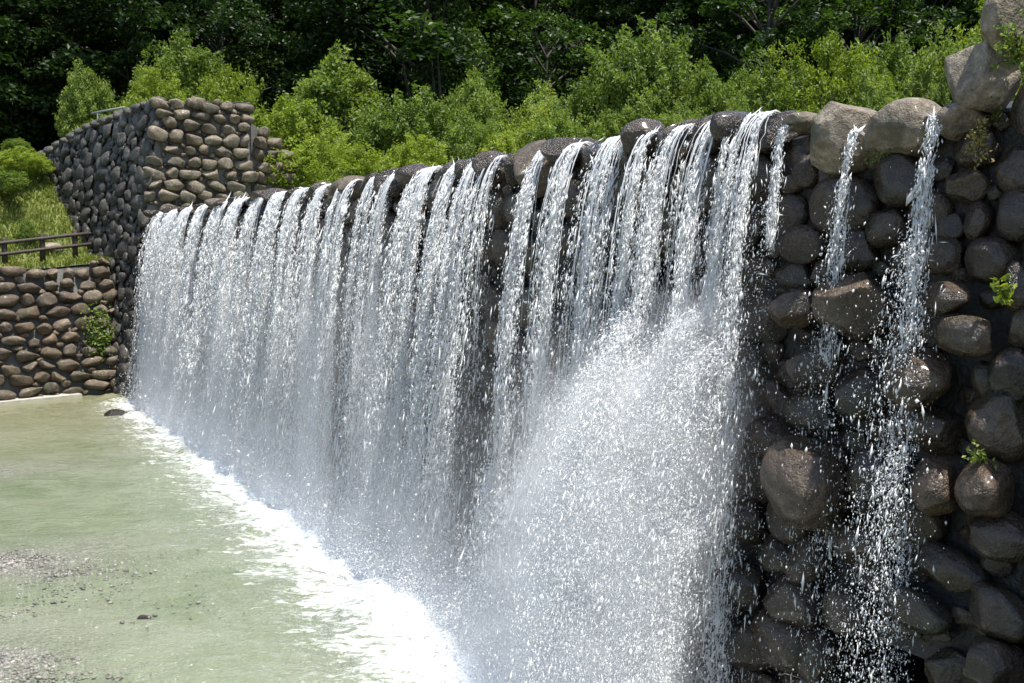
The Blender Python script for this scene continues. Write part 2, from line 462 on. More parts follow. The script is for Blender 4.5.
for (s, w, h) in crest:
    shp = lib4[int(r.integers(len(lib4)))] if s < 9 else lib3[int(r.integers(len(lib3)))]
    pale = s in (3.51, 8.83, 9.47, 17.21)
    top = CR+r.uniform(.03, .13)
    if s == .12: top = CR-.005
    c = W(s, .06+r.normal()*.04-(.08 if s == .12 else 0), top-h*.5)
    st.put(shp, c, DFR, (w/2*1.08, h/2*1.05, .27+.1*r.random()), math.radians(r.normal()*8),
           (.62 if pale else r.uniform(.2, .5), .35 if pale else .9, r.uniform(.15, .6)), 100+w*h)
    avoid.append((s+S0, top-h*.5, w/2*.92, h/2*.92))
avoid.append((-1.37+S0, .65, .45, .8)); avoid.append((-1.37+S0, 1.2, .42, .3))
radii = [.27]*500+[.235]*500+[.2]*500+[.16]*700+[.125]*700+[.09]*600
pk = dart(33.5, 5.0, radii+[.065]*900, r, avoid, tries=14, tight=.84)
for x, y, a, b_ in pk:
    s, z = x-S0, y
    lv = lib5 if -2.6 < s < .3 and a > .1 else lib4 if s < 2.5 else (lib3 if s < 12 else lib2)
    shp = lv[int(r.integers(len(lv)))]
    c = W(s, tf(z)+r.uniform(.0, .08), z)
    wet = r.uniform(.75, 1.0)
    st.put(shp, c, DFR, (a*1.14, b_*1.14, .7*min(a, b_)*r.uniform(.85, 1.25)), r.normal()*.16,
           (r.uniform(.1, .6), wet, r.uniform(.1, .9)), a*b_*(2.0 if -2.6 < s < 0 else .5 if s > 0 else .1)/(max(s, 0)+6)**1)
st.build(dam, M['stone'])

# right wing wall: the boulders step up at the near end of the crest
wing_r = thing('wing_wall', 'near wing wall of piled boulders rising above the dam crest beside the two big pale boulders', 'wall', tuple(W(-2.4, 0, CR-.2)), rot=DAMROT)
o = wall_piece('mortar_core', [(-11.0, 0.18, [(-.02, -.1), (-.36, 3.2), (-3.0, 3.2), (-3.0, -.1)])], M['wet_mortar'], wing_r)
# slope the notch side of the wing
for v in o.data.vertices:
    if v.co.x > 0 and v.co.z > 1: v.co.x -= 1.3
st = Stones(); r = np.random.default_rng(33)
pk = dart(9.0, 3.0, [.3]*60+[.24]*80+[.19]*100+[.14]*120, r, (), tries=20)
for x, y, a, b_ in pk:
    s = -11.2+x; z = CR+y+.1
    if s > -2.25-.42*(z-CR)-a*.4: continue
    shp = lib4[int(r.integers(len(lib4)))]
    c = W(s, -.02-.1*(z-CR), z)
    st.put(shp, c, DFR, (a*1.06, b_*1.06, .62*b_), r.normal()*.2, (r.uniform(.2, .6), r.uniform(.2, .5), r.uniform(.1, .8)), a*b_/(abs(s)+1))
st.build(wing_r, M['stone'])

# ================================================================== LEFT WING AND REVETMENT
D1 = np.array([-.76, .65, 0.]); MN = np.array([-.65, -.76, 0.])
CW = np.array([-10.45, 30.0, 0.])
def offw(z):
    return .55+.165*(5.2-z) if z < 5.2 else .55*(8.5-z)/3.3
def wing_top(k): return np.interp(k, [0, 2.3, 4.5, 6.35, 9.0, 14], [8.55, 8.3, 8.05, 7.6, 7.0, 6.4])
BK = -N
def wing_pt(k, z): return CW+D1*k+MN*offw(z)+UP*z
wing_l = thing('wing_wall', 'tall dark shaded rubble wing wall at the far end of the dam with a sunlit boulder end', 'wall', tuple(CW))
ks = np.linspace(-.0, 14, 15); V = []; F = []
def strip(front, back):
    pass
# core: front face grid (k x z), lit end face, top, back as one shell
zs = [-1, 0, 2.6, 5.2, 6.8, 99]
def fpt(k, z):
    zt = wing_top(k)-.14
    z = min(z, zt)
    return wing_pt(k, z)-MN*.07
nk, nz = len(ks), len(zs)
for k in ks:
    for z in zs: V.append(fpt(k, z))
for i in range(nk-1):
    for j in range(nz-1):
        F.append((i*nz+j, i*nz+j+1, (i+1)*nz+j+1, (i+1)*nz+j))
LT = 2.75
def ept(q, z):  # end face, q metres upstream from the corner
    zt = 8.45+.1*q
    z = min(z, zt)
    return CW+BK*q+MN*offw(z)*(1-q/LT*.35)+BK*0+UP*z+N*0 - (-U)*.07
e0 = len(V); qs = np.linspace(0, LT, 5)
for q in qs:
    for z in zs: V.append(ept(q, z) if q > 0 else fpt(0, z))
for i in range(len(qs)-1):
    for j in range(nz-1):
        F.append((e0+(i+1)*nz+j, e0+(i+1)*nz+j+1, e0+i*nz+j+1, e0+i*nz+j))
b0 = len(V)
for k in ks:   # back line of the top
    p = CW+D1*k+BK*LT*(1 if k == 0 else .9); zt = wing_top(k)-.14
    if k == 0: p = ept(LT, 99).copy(); zt = p[2]
    V.append(np.array([p[0], p[1], zt])); V.append(np.array([p[0], p[1], -1.]))
for i in range(nk-1):
    F.append((i*nz+nz-1, b0+2*i, b0+2*i+2, (i+1)*nz+nz-1))
    F.append((b0+2*i, b0+2*i+1, b0+2*i+3, b0+2*i+2))
V = np.array(V)
me_f = np.array(F)
nfr = (nk-1)*(nz-1); nen = (len(qs)-1)*(nz-1)
msk = np.zeros(len(F), bool); msk[nfr:nfr+nen] = True
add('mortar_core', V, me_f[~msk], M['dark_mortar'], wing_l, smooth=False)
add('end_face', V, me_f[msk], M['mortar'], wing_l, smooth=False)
# top of the lit end: cap polygon
capv = np.array([ept(q, 99) if q > 0 else fpt(0, 99) for q in qs]+[fpt(0, 99)*0+np.array([*(CW+BK*LT)[:2], 8.6])])

st = Stones(); r = np.random.default_rng(5)
# lit end face: coursed stones, pale
ROWS_END = rows(LT, 3.9, .50, .335, r, .10)
for (x, y, a, b_) in ROWS_END:
    z = 4.9+y
    if z > 8.9 or x < .05 or x > LT+.25: continue
    c = ept(x, z); ey = UP*.97+MN*-.15; ey /= np.linalg.norm(ey)
    ez = -U; ex = np.cross(ey, ez)
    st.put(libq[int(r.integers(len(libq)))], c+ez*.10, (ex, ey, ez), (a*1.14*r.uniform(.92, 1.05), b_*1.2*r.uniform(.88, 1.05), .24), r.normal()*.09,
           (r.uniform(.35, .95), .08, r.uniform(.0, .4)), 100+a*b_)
base_rows = [(x, y, a, b_) for st_ in (0,) for (x, y, a, b_) in ROWS_END]
for (x, y, a, b_) in dart(LT, 3.75, [.15]*60+[.12]*120+[.09]*160+[.06]*150, r, base_rows, tries=20, tight=.86):
    c = ept(x, 4.9+y); ey = UP*.97+MN*-.15; ey /= np.linalg.norm(ey); ez = -U; ex = np.cross(ey, ez)
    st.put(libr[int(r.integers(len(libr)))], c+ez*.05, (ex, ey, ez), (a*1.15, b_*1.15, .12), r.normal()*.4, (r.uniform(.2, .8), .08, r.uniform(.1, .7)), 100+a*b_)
# top courses
for k in np.arange(.2, 7.5, .5):
    zt = wing_top(k)
    c = wing_pt(k, zt)-MN*.1
    st.put(lib2[int(r.integers(len(lib2)))], c, (D1, UP, MN), (.3, .16, .26), r.normal()*.2, (r.uniform(.4, .8), .05, .2), 50)
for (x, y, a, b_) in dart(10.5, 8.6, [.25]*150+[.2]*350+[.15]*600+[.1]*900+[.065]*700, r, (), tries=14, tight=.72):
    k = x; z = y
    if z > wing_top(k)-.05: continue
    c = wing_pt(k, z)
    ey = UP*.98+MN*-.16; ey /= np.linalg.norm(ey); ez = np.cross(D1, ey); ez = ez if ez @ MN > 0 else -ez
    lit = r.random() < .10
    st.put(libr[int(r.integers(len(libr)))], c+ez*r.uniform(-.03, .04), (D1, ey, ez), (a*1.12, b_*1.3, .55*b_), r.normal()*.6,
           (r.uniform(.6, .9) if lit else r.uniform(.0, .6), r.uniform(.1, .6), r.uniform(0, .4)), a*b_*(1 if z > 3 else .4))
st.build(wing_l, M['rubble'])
# give the sunlit end stones the unshaded stone colour: they are the first parts
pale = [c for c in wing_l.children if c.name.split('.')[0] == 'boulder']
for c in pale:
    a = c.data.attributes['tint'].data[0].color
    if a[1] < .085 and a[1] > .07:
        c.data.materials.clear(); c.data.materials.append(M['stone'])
    else: pass

# tumbled rubble beyond the lit end
r = np.random.default_rng(8)
wv = []
for d in (.12, 2.4):
    for (q, z) in [(2.5, 8.25), (2.95, 8.0), (3.5, 7.2), (4.25, 5.9), (4.4, 4.7), (2.5, 4.7)]:
        wv.append(CW+BK*q+U*d+UP*z)
wf = [np.array([(i, (i+1) % 6, 6+(i+1) % 6, 6+i) for i in range(6)])]
add('stepped_end', np.array(wv), wf, M['mortar'], wing_l, smooth=False)
add('stepped_end', np.array(wv[:6]), [np.array([[0, 1, 2, 3, 4, 5]])], M['mortar'], wing_l, smooth=False)
zz_ = 4.9
while zz_ < 8.2:
    q = 2.75+r.uniform(0, .2)
    qm = np.interp(zz_, [4.7, 5.9, 7.2, 8.0], [4.4, 4.25, 3.5, 2.95])
    while q < qm+.1:
        w_ = r.uniform(.34, .56)
        v, f = place_stone(libq[int(r.integers(24))], CW+BK*(q+w_/2)+U*r.uniform(-.05, .1)+UP*(zz_+r.normal()*.04), BK, UP, -U, w_/2*1.08, .19, .24, r.normal()*.2)
        add('boulder', v, f, M['stone'], wing_l, tint=np.tile([r.uniform(.3, .75), .05, r.uniform(.1, .5)], (len(v), 1)))
        q += w_
    zz_ += .37
# revetment wall on the left
RB0, RB1 = np.array([-11.75, 29.3, -.3]), np.array([-13.85, 27.2, -.3])
RD = (RB1-RB0)/np.linalg.norm(RB1-RB0); RP = np.array([RD[1], -RD[0], 0.])
if RP @ np.array([-.6, .8, 0]) < 0: RP = -RP
RL = 16.0
def rtop(x): return 3.83-.085*x if x < 6 else 3.3
def rpt(x, z): return RB0+RD*x+RP*(z/3.8*.85)+UP*(z+.3)
ret = thing('retaining_wall', 'low sunlit retaining wall of round boulders in pale mortar, below the grassy bank', 'wall', tuple(RB0))
V = []; F = []; xs = np.arange(-.35, RL+.1, 1.0)
for x in xs:
    for (zz, back) in ((-.8, 0), (rtop(x)-.13, 0), (rtop(x)+.0, .35), (-.8, 1.4)):
        V.append(rpt(x, zz)+RP*(back+.06))
for i in range(len(xs)-1):
    for j in range(4):
        F.append((i*4+j, i*4+(j+1) % 4, i*4+4+(j+1) % 4, i*4+4+j))
add('mortar_core', np.array(V), np.array(F), M['mortar'], ret, smooth=False)
st = Stones(); r = np.random.default_rng(12)
ey = UP*.976+RP*.22; ey /= np.linalg.norm(ey)
ez = -RP*.976+UP*.22; ez /= np.linalg.norm(ez); ex = np.cross(ey, ez)
ROWS_RET = rows(RL+1, 3.75, .56, .37, r, .1)
ROWS_RET += [tuple(q) for q in dart(RL+1, 3.8, [.16]*200+[.12]*500+[.09]*700, r, ROWS_RET, tries=14, tight=.86)]
for (x, y, a, b_) in ROWS_RET:
    x -= .25; z = y+.02
    if z > rtop(x)-.02: continue
    c = rpt(x, z)
    st.put((lib3 if r.random() < .5 else libq)[int(r.integers(24))], c+ez*.06, (ex, ey, ez), (a*1.1*r.uniform(.9, 1.05), b_*1.1*r.uniform(.9, 1.05), min(.24, a*1.1)), r.normal()*.12,
           (r.uniform(.3, .9), .15, r.uniform(.2, .9)), (100 if x < 4 else 1)*a*b_)
st.build(ret, M['stone'])
# concrete toe along the water
tv = []; tfc = []
for i, x in enumerate((1.1, RL)):
    for (zz, bk) in ((-.6, -.42), (.07, -.40), (.085, .1), (-.6, .1)):
        p = rpt(x, 0); tv.append(np.array([p[0], p[1], 0])+RP*bk+UP*zz)
tfc = [(j, (j+1) % 4, 4+(j+1) % 4, 4+j) for j in range(4)]+[(3, 2, 1, 0), (4, 5, 6, 7)]
add('concrete_toe', np.array(tv), np.array(tfc), plain('pale_concrete', (.3, .28, .23), (.42, .4, .34), 4, .9, .2), ret, smooth=False)

# grassy bank behind the revetment
def bank_z(x, q):
    base = rtop(max(x, 0))
    z = base-.06+.05*q if q < 1.6 else base+.08+(q-1.6)*.80
    return min(z, 7.3)
bn = make_noise(77, 1.1, 4)
V = []; xs = np.arange(-6, RL+6, .5); qs2 = np.concatenate([[.0], np.arange(.2, 10.2, .5)])
B0 = RB0+RP*.85
for x in xs:
    for q in qs2:
        p = B0+RD*x+RP*q
        z = bank_z(x, q)
        V.append(np.array([p[0], p[1], z]))
V = np.array(V); V[:, 2] += .07*bn(V*np.array([1, 1, 0]))
nq = len(qs2)
F = []
for i in range(len(xs)-1):
    for j in range(nq-1):
        c = V[i*nq+j]-CW
        ksd = c @ D1; md = c @ MN
        if md < -.4 and ksd < 13: continue
        F.append((i*nq+j, (i+1)*nq+j, (i+1)*nq+j+1, i*nq+j+1))
bank = tag(add('bank', V, np.array(F), M['bank_soil']), kind='structure')

# grass on the bank
r = np.random.default_rng(3)
def blades(P, hgt, wid, lean, r):
    n = len(P)
    a = r.uniform(0, 2*PI, n); d = np.stack([np.cos(a), np.sin(a), np.zeros(n)], 1)
    b2 = r.uniform(0, 2*PI, n); ld = np.stack([np.cos(b2), np.sin(b2), np.zeros(n)], 1)
    h = hgt*r.uniform(.5, 1.3, n)[:, None]; w = wid*r.uniform(.6, 1.3, n)[:, None]
    ln = lean*r.uniform(.2, 1.2, n)[:, None]
    v0 = P-d*w; v1 = P+d*w; v2 = P+d*w*.7+UP*h*.6+ld*h*ln*.4; v3 = P-d*w*.7+UP*h*.6+ld*h*ln*.4; v4 = P+UP*h*(1-.3*ln)+ld*h*ln
    V = np.stack([v0, v1, v2, v3, v4], 1).reshape(-1, 3)
    i = np.arange(n)[:, None]*5
    return V, i+np.array([[0, 1, 2, 3]]), i+np.array([[3, 2, 4]])
pts = []
n = 42000
xx = r.uniform(-4.5, 9, n); qq = r.uniform(.1, 9.5, n)
P = B0+RD*xx[:, None]+RP*qq[:, None]
zz = np.array([bank_z(a, b) for a, b in zip(xx, qq)]); P[:, 2] = zz+.07*bn(P*np.array([1, 1, 0]))-.02
ok = ~(((P-CW) @ MN < .0+.02) & ((P-CW) @ D1 < 13)) & ((P-CW) @ MN > offw(6)+.02)
P = P[ok]
pn = make_noise(9, 1.3, 3)(P)
V, F4, F3 = blades(P, .26, .022, .7, r)
tn = np.clip(.5+.28*pn+r.normal(size=len(P))*.18, 0, 1)
tag(add('grass', V, [F4, F3], M['leaf_grass'], smooth=False, tint=np.repeat(tn, 5)[:, None]*np.ones(3)), kind='stuff')

# pale stones lying on the bank
for (x, q, w, lab) in [(.6, 1.9, .7, 'pale boulder lying in the grass behind the fence, beside the dark wing wall'), (2.6, 2.0, .6, 'pale boulder half hidden in grass behind the middle of the fence'), (4.1, 2.0, .5, 'small pale boulder in the grass behind the fence at the picture edge'), (1.6, 1.5, .35, 'smallest pale stone in the grass just behind the fence rails')]:
    p = B0+RD*x+RP*q; p[2] = bank_z(x, q)+.1
    v, f = place_stone(lib3[int(r.integers(len(lib3)))], p, RD, RP, UP, w/2, w*.35, w*.28, 0)
    tag(add('boulder', v, f, M['stone'], tint=np.tile([.95, .0, .1], (len(v), 1))), lab, 'boulder')

# fence
def tube(P, R, k=8):
    P = np.asarray(P, float); n = len(P); V = []
    for i in range(n):
        d = P[min(i+1, n-1)]-P[max(i-1, 0)]; d /= np.linalg.norm(d)+1e-9
        a = np.cross(d, [.13, .31, .94]); a /= np.linalg.norm(a); b2 = np.cross(d, a)
        for j in range(k):
            th = 2*PI*j/k; V.append(P[i]+R[i]*(math.cos(th)*a+math.sin(th)*b2))
    F = [(i*k+j, i*k+(j+1) % k, (i+1)*k+(j+1) % k, (i+1)*k+j) for i in range(n-1) for j in range(k)]
    V.append(P[0]); V.append(P[-1]); c0 = len(V)-2
    T = [(c0, (j+1) % k, j) for j in range(k)]+[(c0+1, (n-1)*k+j, (n-1)*k+(j+1) % k) for j in range(k)]
    return np.array(V), [np.array(F), np.array(T)]
fence = thing('wooden_fence', 'dark brown two rail wooden fence along the grassy bank above the retaining wall', 'fence', tuple(B0+RD*2+RP*.8+UP*3.7))
def fp(x, h): p = B0+RD*x+RP*.75; p[2] = rtop(max(x, 0))+.05+.12*(3-min(x, 6))/3+h; return p
for x in (.35, 1.30, 2.35, 3.5, 4.7, 5.9, 7.1):
    v, f = tube([fp(x, -.2), fp(x, .78), fp(x, .80)], [.08, .08, .065], 10); add('post', v, f, M['wood'], fence)
for h in (.66, .34):
    v, f = tube([fp(x, h)-RP*.08 for x in np.linspace(-.1, 8, 12)], [.052]*12, 8); add('rail', v, f, M['wood'], fence)
# handrail on top of the far wing
hr = thing('handrail', 'short grey steel handrail showing over the sloping top of the dark wing wall', 'handrail', tuple(CW+D1*5-MN*1.2+UP*7.9))
hb = lambda k, h: CW+D1*k-MN*1.2+UP*(wing_top(k)-.1+h)
pz = hb(5.9, 1.25)[2]
for k in (4.3, 5.9):
    a = hb(k, -.1); b2 = a.copy(); b2[2] = pz
    v, f = tube([a, b2], [.03, .03], 6); add('post', v, f, M['rail_metal'], hr)
a = hb(4.1, 0); b2 = hb(6.3, 0); a[2] = b2[2] = pz
v, f = tube([a, b2], [.035, .035], 6); add('rail', v, f, M['rail_metal'], hr)

# ================================================================== POOL AND GROUND
def dam_obj(o):
    o.location = tuple(P0); o.rotation_euler = (0, 0, DAMROT); return o
sg = np.arange(-6, 34.01, .12); tg = np.concatenate([np.arange(.0, 4.0, .10), np.arange(4.0, 34, .4)])
SS, TT = np.meshgrid(sg, tg, indexing='ij')
wn = make_noise(15, 3.0, 4, .7); 
amp = .012+.06*np.exp(-((TT-1.1)/.8)**2)
ZZ = amp*wn(np.stack([SS, TT, TT*0], -1).reshape(-1, 3)).reshape(SS.shape)
V = np.stack([SS, TT, ZZ], -1).reshape(-1, 3); a_, b2_ = SS.shape
ii = (np.arange(a_-1)[:, None]*b2_+np.arange(b2_-1)[None]).reshape(-1)
F = np.stack([ii, ii+b2_, ii+b2_+1, ii+1], 1)
dam_obj(tag(add('water', V, F, M['pool']), kind='structure'))
# river bed under the water and beyond: one big sheet
gs = np.arange(-220, 221, 20.)
GX, GY = np.meshgrid(gs, gs, indexing='ij')
V = np.stack([GX, GY, np.full_like(GX, -1.2)], -1).reshape(-1, 3); k = len(gs)
ii = (np.arange(k-1)[:, None]*k+np.arange(k-1)[None]).reshape(-1)
tag(add('ground', V, np.stack([ii, ii+k, ii+k+1, ii+1], 1), M['path']), kind='structure')
# near bank behind the viewer
V, F4, FN = prism_local([(-24, -4.6, [(.0, -1.2), (.0, 2.4), (30, 2.4), (30, -1.2)])])
me = bpy.data.meshes.new('near_bank'); me.from_pydata([tuple(v) for v in V], [], [tuple(f) for f in F4]+[tuple(f) for f in FN]); me.materials.append(M['path'])
dam_obj(tag(link(bpy.data.objects.new('near_bank', me)), kind='structure'))
# river above the dam
V = W(np.array([-.2, 25.2, 25.2, -.2]), np.array([-.1, -.1, -9, -9]), np.array([CR-.03]*4))
tag(add('river', V, np.array([[0, 1, 2, 3]]), M['pool']), kind='structure')

# hillside upstream
hn = make_noise(41, .09, 4)
def hill(X, Y):
    along = (X*N[0]+Y*N[1])      # negative = upstream
    z = 4.85+np.clip(Y-46, 0, None)*.72+np.clip(-X-26, 0, None)*.5
    return z
hx = np.arange(-110, 111, 2.5); hy = np.arange(-10, 140, 2.5)
HX, HY = np.meshgrid(hx, hy, indexing='ij')
HZ = hill(HX, HY)+.5*hn(np.stack([HX, HY, HX*0], -1).reshape(-1, 3)).reshape(HX.shape)*np.clip((HY-40)/10, 0, 1)
V = np.stack([HX, HY, HZ], -1).reshape(-1, 3); k = HX.shape[1]
F = []
for i in range(HX.shape[0]-1):
    for j in range(k-1):
        cs = [i*k+j, (i+1)*k+j, (i+1)*k+j+1, i*k+j+1]
        ok = True
        for c in cs:
            d = V[c]-P0
            if d @ N > -2.0 and d @ U < 26: ok = False
            if d @ N > -3 and d @ U >= 26 and (V[c]-CW) @ MN > -1.5: ok = False
        if ok: F.append(cs)
tag(add('hillside', V, np.array(F), M['forest_floor']), kind='structure')
r = np.random.default_rng(50)
def hz_at(x, y): return float(hill(np.array(x), np.array(y)))

# gravel shoal in the shallow near corner of the pool
P = np.concatenate([np.stack([r.normal(size=k)*sx_+cx, r.normal(size=k)*sy_+cy, np.zeros(k)], 1) for cx, cy, sx_, sy_, k in
                    [(-5.9, 9.6, .85, .45, 9000), (-7.2, 12.7, 1.1, .42, 6500), (-6.8, 11.2, 1.3, .9, 1800)]]); n = len(P)
P[:, 2] = r.uniform(-.010, .002, n)
sz = np.clip(np.exp(r.normal(size=n)*.45)*.0105, .004, .028)
v0, f0 = ico(1)
V = (v0[None]*(1+.25*r.normal(size=(n, len(v0), 1)))*sz[:, None, None]*np.stack([r.uniform(.8, 1.5, n), r.uniform(.8, 1.5, n), np.full(n, .6)], 1)[:, None])+P[:, None]
F = (f0[None]+np.arange(n)[:, None, None]*len(v0)).reshape(-1, 3)
tn = np.stack([r.uniform(.2, .8, n), r.uniform(.0, .6, n), r.uniform(0, .3, n)], 1)
tag(add('gravel', V.reshape(-1, 3), F, M['pebble'], tint=np.repeat(tn, len(v0), 0)), kind='stuff')
# rocks breaking the surface
for (p, w, d, h, lab) in [((-10.0, 25.1, -.0), .75, .4, .16, 'flat dark rock breaking the water at the far foot of the falls'),
                          ((-4.15, 10.95, -.02), .17, .1, .045, 'small brown flat rock barely breaking the surface of the near pool')]:
    v, f = place_stone(lib3[int(r.integers(len(lib3)))], np.array(p), np.array([1., 0, 0]), np.array([0, 1., 0]), UP, w/2, d/2, h, 0)
    tag(add('rock', v, f, M['stone'], tint=np.tile([.08, 1, .6], (len(v), 1))), lab, 'rock')

# ================================================================== FALLING WATER
GRAV = 9.8
def drops(P, size, vdir, el, r):
    """small irregular five-point drops, stretched along vdir"""
    n = len(P)
    a = r.normal(size=(n, 3)); a -= (a*vdir).sum(1)[:, None]*vdir; a /= np.linalg.norm(a, axis=1)[:, None]
    b2 = np.cross(vdir, a)
    V = np.empty((n, 5, 3))
    sz = size[:, None]
    for j in range(3):
        th = 2*PI*j/3
        V[:, j] = P+(a*math.cos(th)+b2*math.sin(th))*sz*r.uniform(.7, 1.3, (n, 1))
    ax = vdir*(el*size)[:, None]
    V[:, 3] = P+ax*r.uniform(.8, 1.3, (n, 1)); V[:, 4] = P-ax*r.uniform(.8, 1.3, (n, 1))
    i = np.arange(n)[:, None]*5
    F = np.concatenate([i+np.array([[0, 1, 3]]), i+np.array([[1, 2, 3]]), i+np.array([[2, 0, 3]]), i+np.array([[1, 0, 4]]), i+np.array([[2, 1, 4]]), i+np.array([[0, 2, 4]])])
    return V.reshape(-1, 3), F

LIP_T, LIP_Z = .16, CR+.0
def ballistic(tau, v, lz=CR):
    return LIP_T+(.12 if lz < CR-.01 else 0)+v*(1-np.exp(-1.1*tau))/1.1, lz-.15*tau-.5*GRAV*tau**2   # air slows the throw
def make_stream(s0, w, dens, label, vmean=.85, zstop=0.0, bounce=None, seed=0, spread=.085):
    LIP_Z = CR if s0 > -.1 else {0: 4.97, 1: 4.94, 2: 5.05}.get(seed, CR)
    vmean *= 1.22
    if s0 < -.1: vmean *= .8
    r = np.random.default_rng(1000+seed)
    nfil = max(5, int(w/.04))
    fs = s0+np.clip(r.normal(size=nfil)*.30, -.75, .75)*w
    nar = min(1, .25+w*2.2)          # narrow streams keep together
    fv = np.clip(r.normal(size=nfil)*.17*nar+vmean, .45, 1.5)
    fds = r.normal(size=nfil)*.13*nar
    fwt = np.exp(r.normal(size=nfil)*1.0); fwt /= fwt.sum()
    zoom = 1+max(0, s0-4)*.035 if s0 > 4 else min(1, .72+.1*max(0, s0))       # bigger drops far away keep the count sane
    n = int(34000*w*dens/zoom**1.7)+400+int(1400*nar)
    k = r.choice(nfil, n, p=fwt)
    hfall = LIP_Z-zstop
    z_f = hfall*(r.random(n)**.85 if s0 > -.1 else r.random(n)**2.4)
    kp0 = (z_f > .3) | (r.random(n) < .35)      # the lip itself is a smooth film
    z_f, k, n = z_f[kp0], k[kp0], int(kp0.sum())
    tau = np.sqrt(2*z_f/GRAV)
    x_t, z = ballistic(tau, fv[k], LIP_Z)
    s = fs[k]+fds[k]*tau
    sg = (.016+spread*tau**2)*(.5+.5*nar)*np.where(r.random(n) < .15, 2.4, 1.0)
    s = s+r.normal(size=n)*sg*1.0; x_t = x_t+r.normal(size=n)*sg*.8; z = z+r.normal(size=n)*sg*.8*np.minimum(1, z_f*2)
    size = np.exp(r.normal(size=n)*.5)*(.0049-.0013*tau)*zoom
    size = np.where(r.random(n) < .03, size*2.0, size)
    vz = -GRAV*tau-.2; vt = fv[k]
    P = W(s, x_t, z)
    vd = vt[:, None]*N+vz[:, None]*UP+r.normal(size=(n, 3))*.5
    vd /= np.linalg.norm(vd, axis=1)[:, None]
    el = np.clip(3.2-2.0*tau, 1.1, 3)*r.uniform(.7, 1.4, n)
    lg = r.random(n) < .30
    el = np.where(lg, r.uniform(5, 13, n), el); size = np.where(lg, size*.8, size)
    keep = z > .0
    P, size, vd, el = P[keep], size[keep], vd[keep], el[keep]
    if bounce:
        zb0, zb1, vn0, vn1, vs, nb = bounce
        m = int(nb*5.0); k = r.choice(nfil, m, p=fwt)
        zb = r.uniform(zb0, zb1, m); tb = np.sqrt(2*(LIP_Z-zb)/GRAV)
        t0, _ = ballistic(tb, fv[k], LIP_Z); sb = fs[k]+fds[k]*tb
        nclump = 34                       # drops fly off in arcs
        cw = np.exp(r.normal(size=nclump)*1.25); cl = r.choice(nclump, m, p=cw/cw.sum())
        zc_ = np.where(r.random(nclump) < .45, zb1-np.abs(r.normal(size=nclump))*.15, r.uniform(zb0-1.2, zb1, nclump))
        zb = np.maximum(zc_[cl]+r.normal(size=m)*.05, .2); tb = np.sqrt(2*(LIP_Z-zb)/GRAV)
        kf = r.choice(nfil, nclump, p=fwt)[cl]; k = kf
        t0, _ = ballistic(tb, fv[k], LIP_Z); sb = fs[k]+fds[k]*tb+r.normal(size=m)*.04
        cvn = r.uniform(vn0, vn1, nclump)[cl]; cvs = (r.normal(size=nclump)*vs+.35*vs)[cl]; cvz = r.uniform(-1.0, 1.1, nclump)[cl]
        vn = cvn+r.normal(size=m)*.13; vss = cvs+r.normal(size=m)*.16; vzz = cvz+r.normal(size=m)*.3
        tmax = (vzz+np.sqrt(np.maximum(vzz**2+2*GRAV*np.maximum(zb, .05), .01)))/GRAV
        ta = tmax*r.random(m)**.75
        zz = zb+vzz*ta-.5*GRAV*ta**2
        PB = W(sb+vss*ta, np.maximum(t0+vn*ta, tf(zz)+.1), zz)+r.normal(size=(m, 3))*(.02+.05*ta)[:, None]
        vdb = vn[:, None]*N+(vzz-GRAV*ta)[:, None]*UP+r.normal(size=(m, 3))*.6
        vdb /= np.linalg.norm(vdb, axis=1)[:, None]
        kp = PB[:, 2] > 0
        P = np.concatenate([P, PB[kp]]); vd = np.concatenate([vd, vdb[kp]])
        size = np.concatenate([size, (np.exp(r.normal(size=m)*.55)*.0036*zoom)[kp]])
        el = np.concatenate([el, np.where(r.random(m) < .2, r.uniform(3, 7, m), r.uniform(1, 2., m))[kp]])
    V, F = drops(P, size, vd, el, r)
    # ropes of unbroken water near the lip
    RV, RF = [], []; off = len(V)
    nr = max(2, int(w/.014)) if s0 > -.1 else 2
    for j in range(nr):
        ss = s0+np.clip(r.normal()*.30, -.5, .5)*w; vv = np.clip(r.normal()*.15+vmean, .45, 1.4); dsd = r.normal()*.1
        tend = r.uniform(.25, .75) if s0 > -.1 else r.uniform(.12, .34)
        ta = np.linspace(0, tend, 13)
        tt2, z2 = ballistic(ta, vv, LIP_Z)
        lt = LIP_T+(.12 if LIP_Z < CR-.01 else 0); pre = np.array([[lt-.12, LIP_Z-.045], [lt-.05, LIP_Z-.008]])
        tt2 = np.concatenate([pre[:, 0], tt2]); z2 = np.concatenate([pre[:, 1], z2])
        s2 = ss+dsd*np.concatenate([[0, 0], ta])+r.normal(size=15)*.008
        rad = r.uniform(.003, .010)*zoom**.6*np.concatenate([[.25, .7], 1-.75*(ta/tend)])*r.uniform(.6, 1.4, 15)
        PP = W(s2, tt2, z2)
        for i in range(15):
            for q in range(4):
                th = 2*PI*q/4
                RV.append(PP[i]+rad[i]*(math.cos(th)*U*1.5+math.sin(th)*(N*.8+UP*.6)))
        o2 = off+j*60
        for i in range(14):
            for q in range(4):
                RF.append((o2+i*4+q, o2+i*4+(q+1) % 4, o2+i*4+4+(q+1) % 4, o2+i*4+4+q))
    V = np.concatenate([V, np.array(RV)])
    o = add('stream', V, [F, np.array(RF)], M['white_water'], smooth=True)
    tag(o, label, 'waterfall', 'streams of water falling over the dam')
    return len(P)

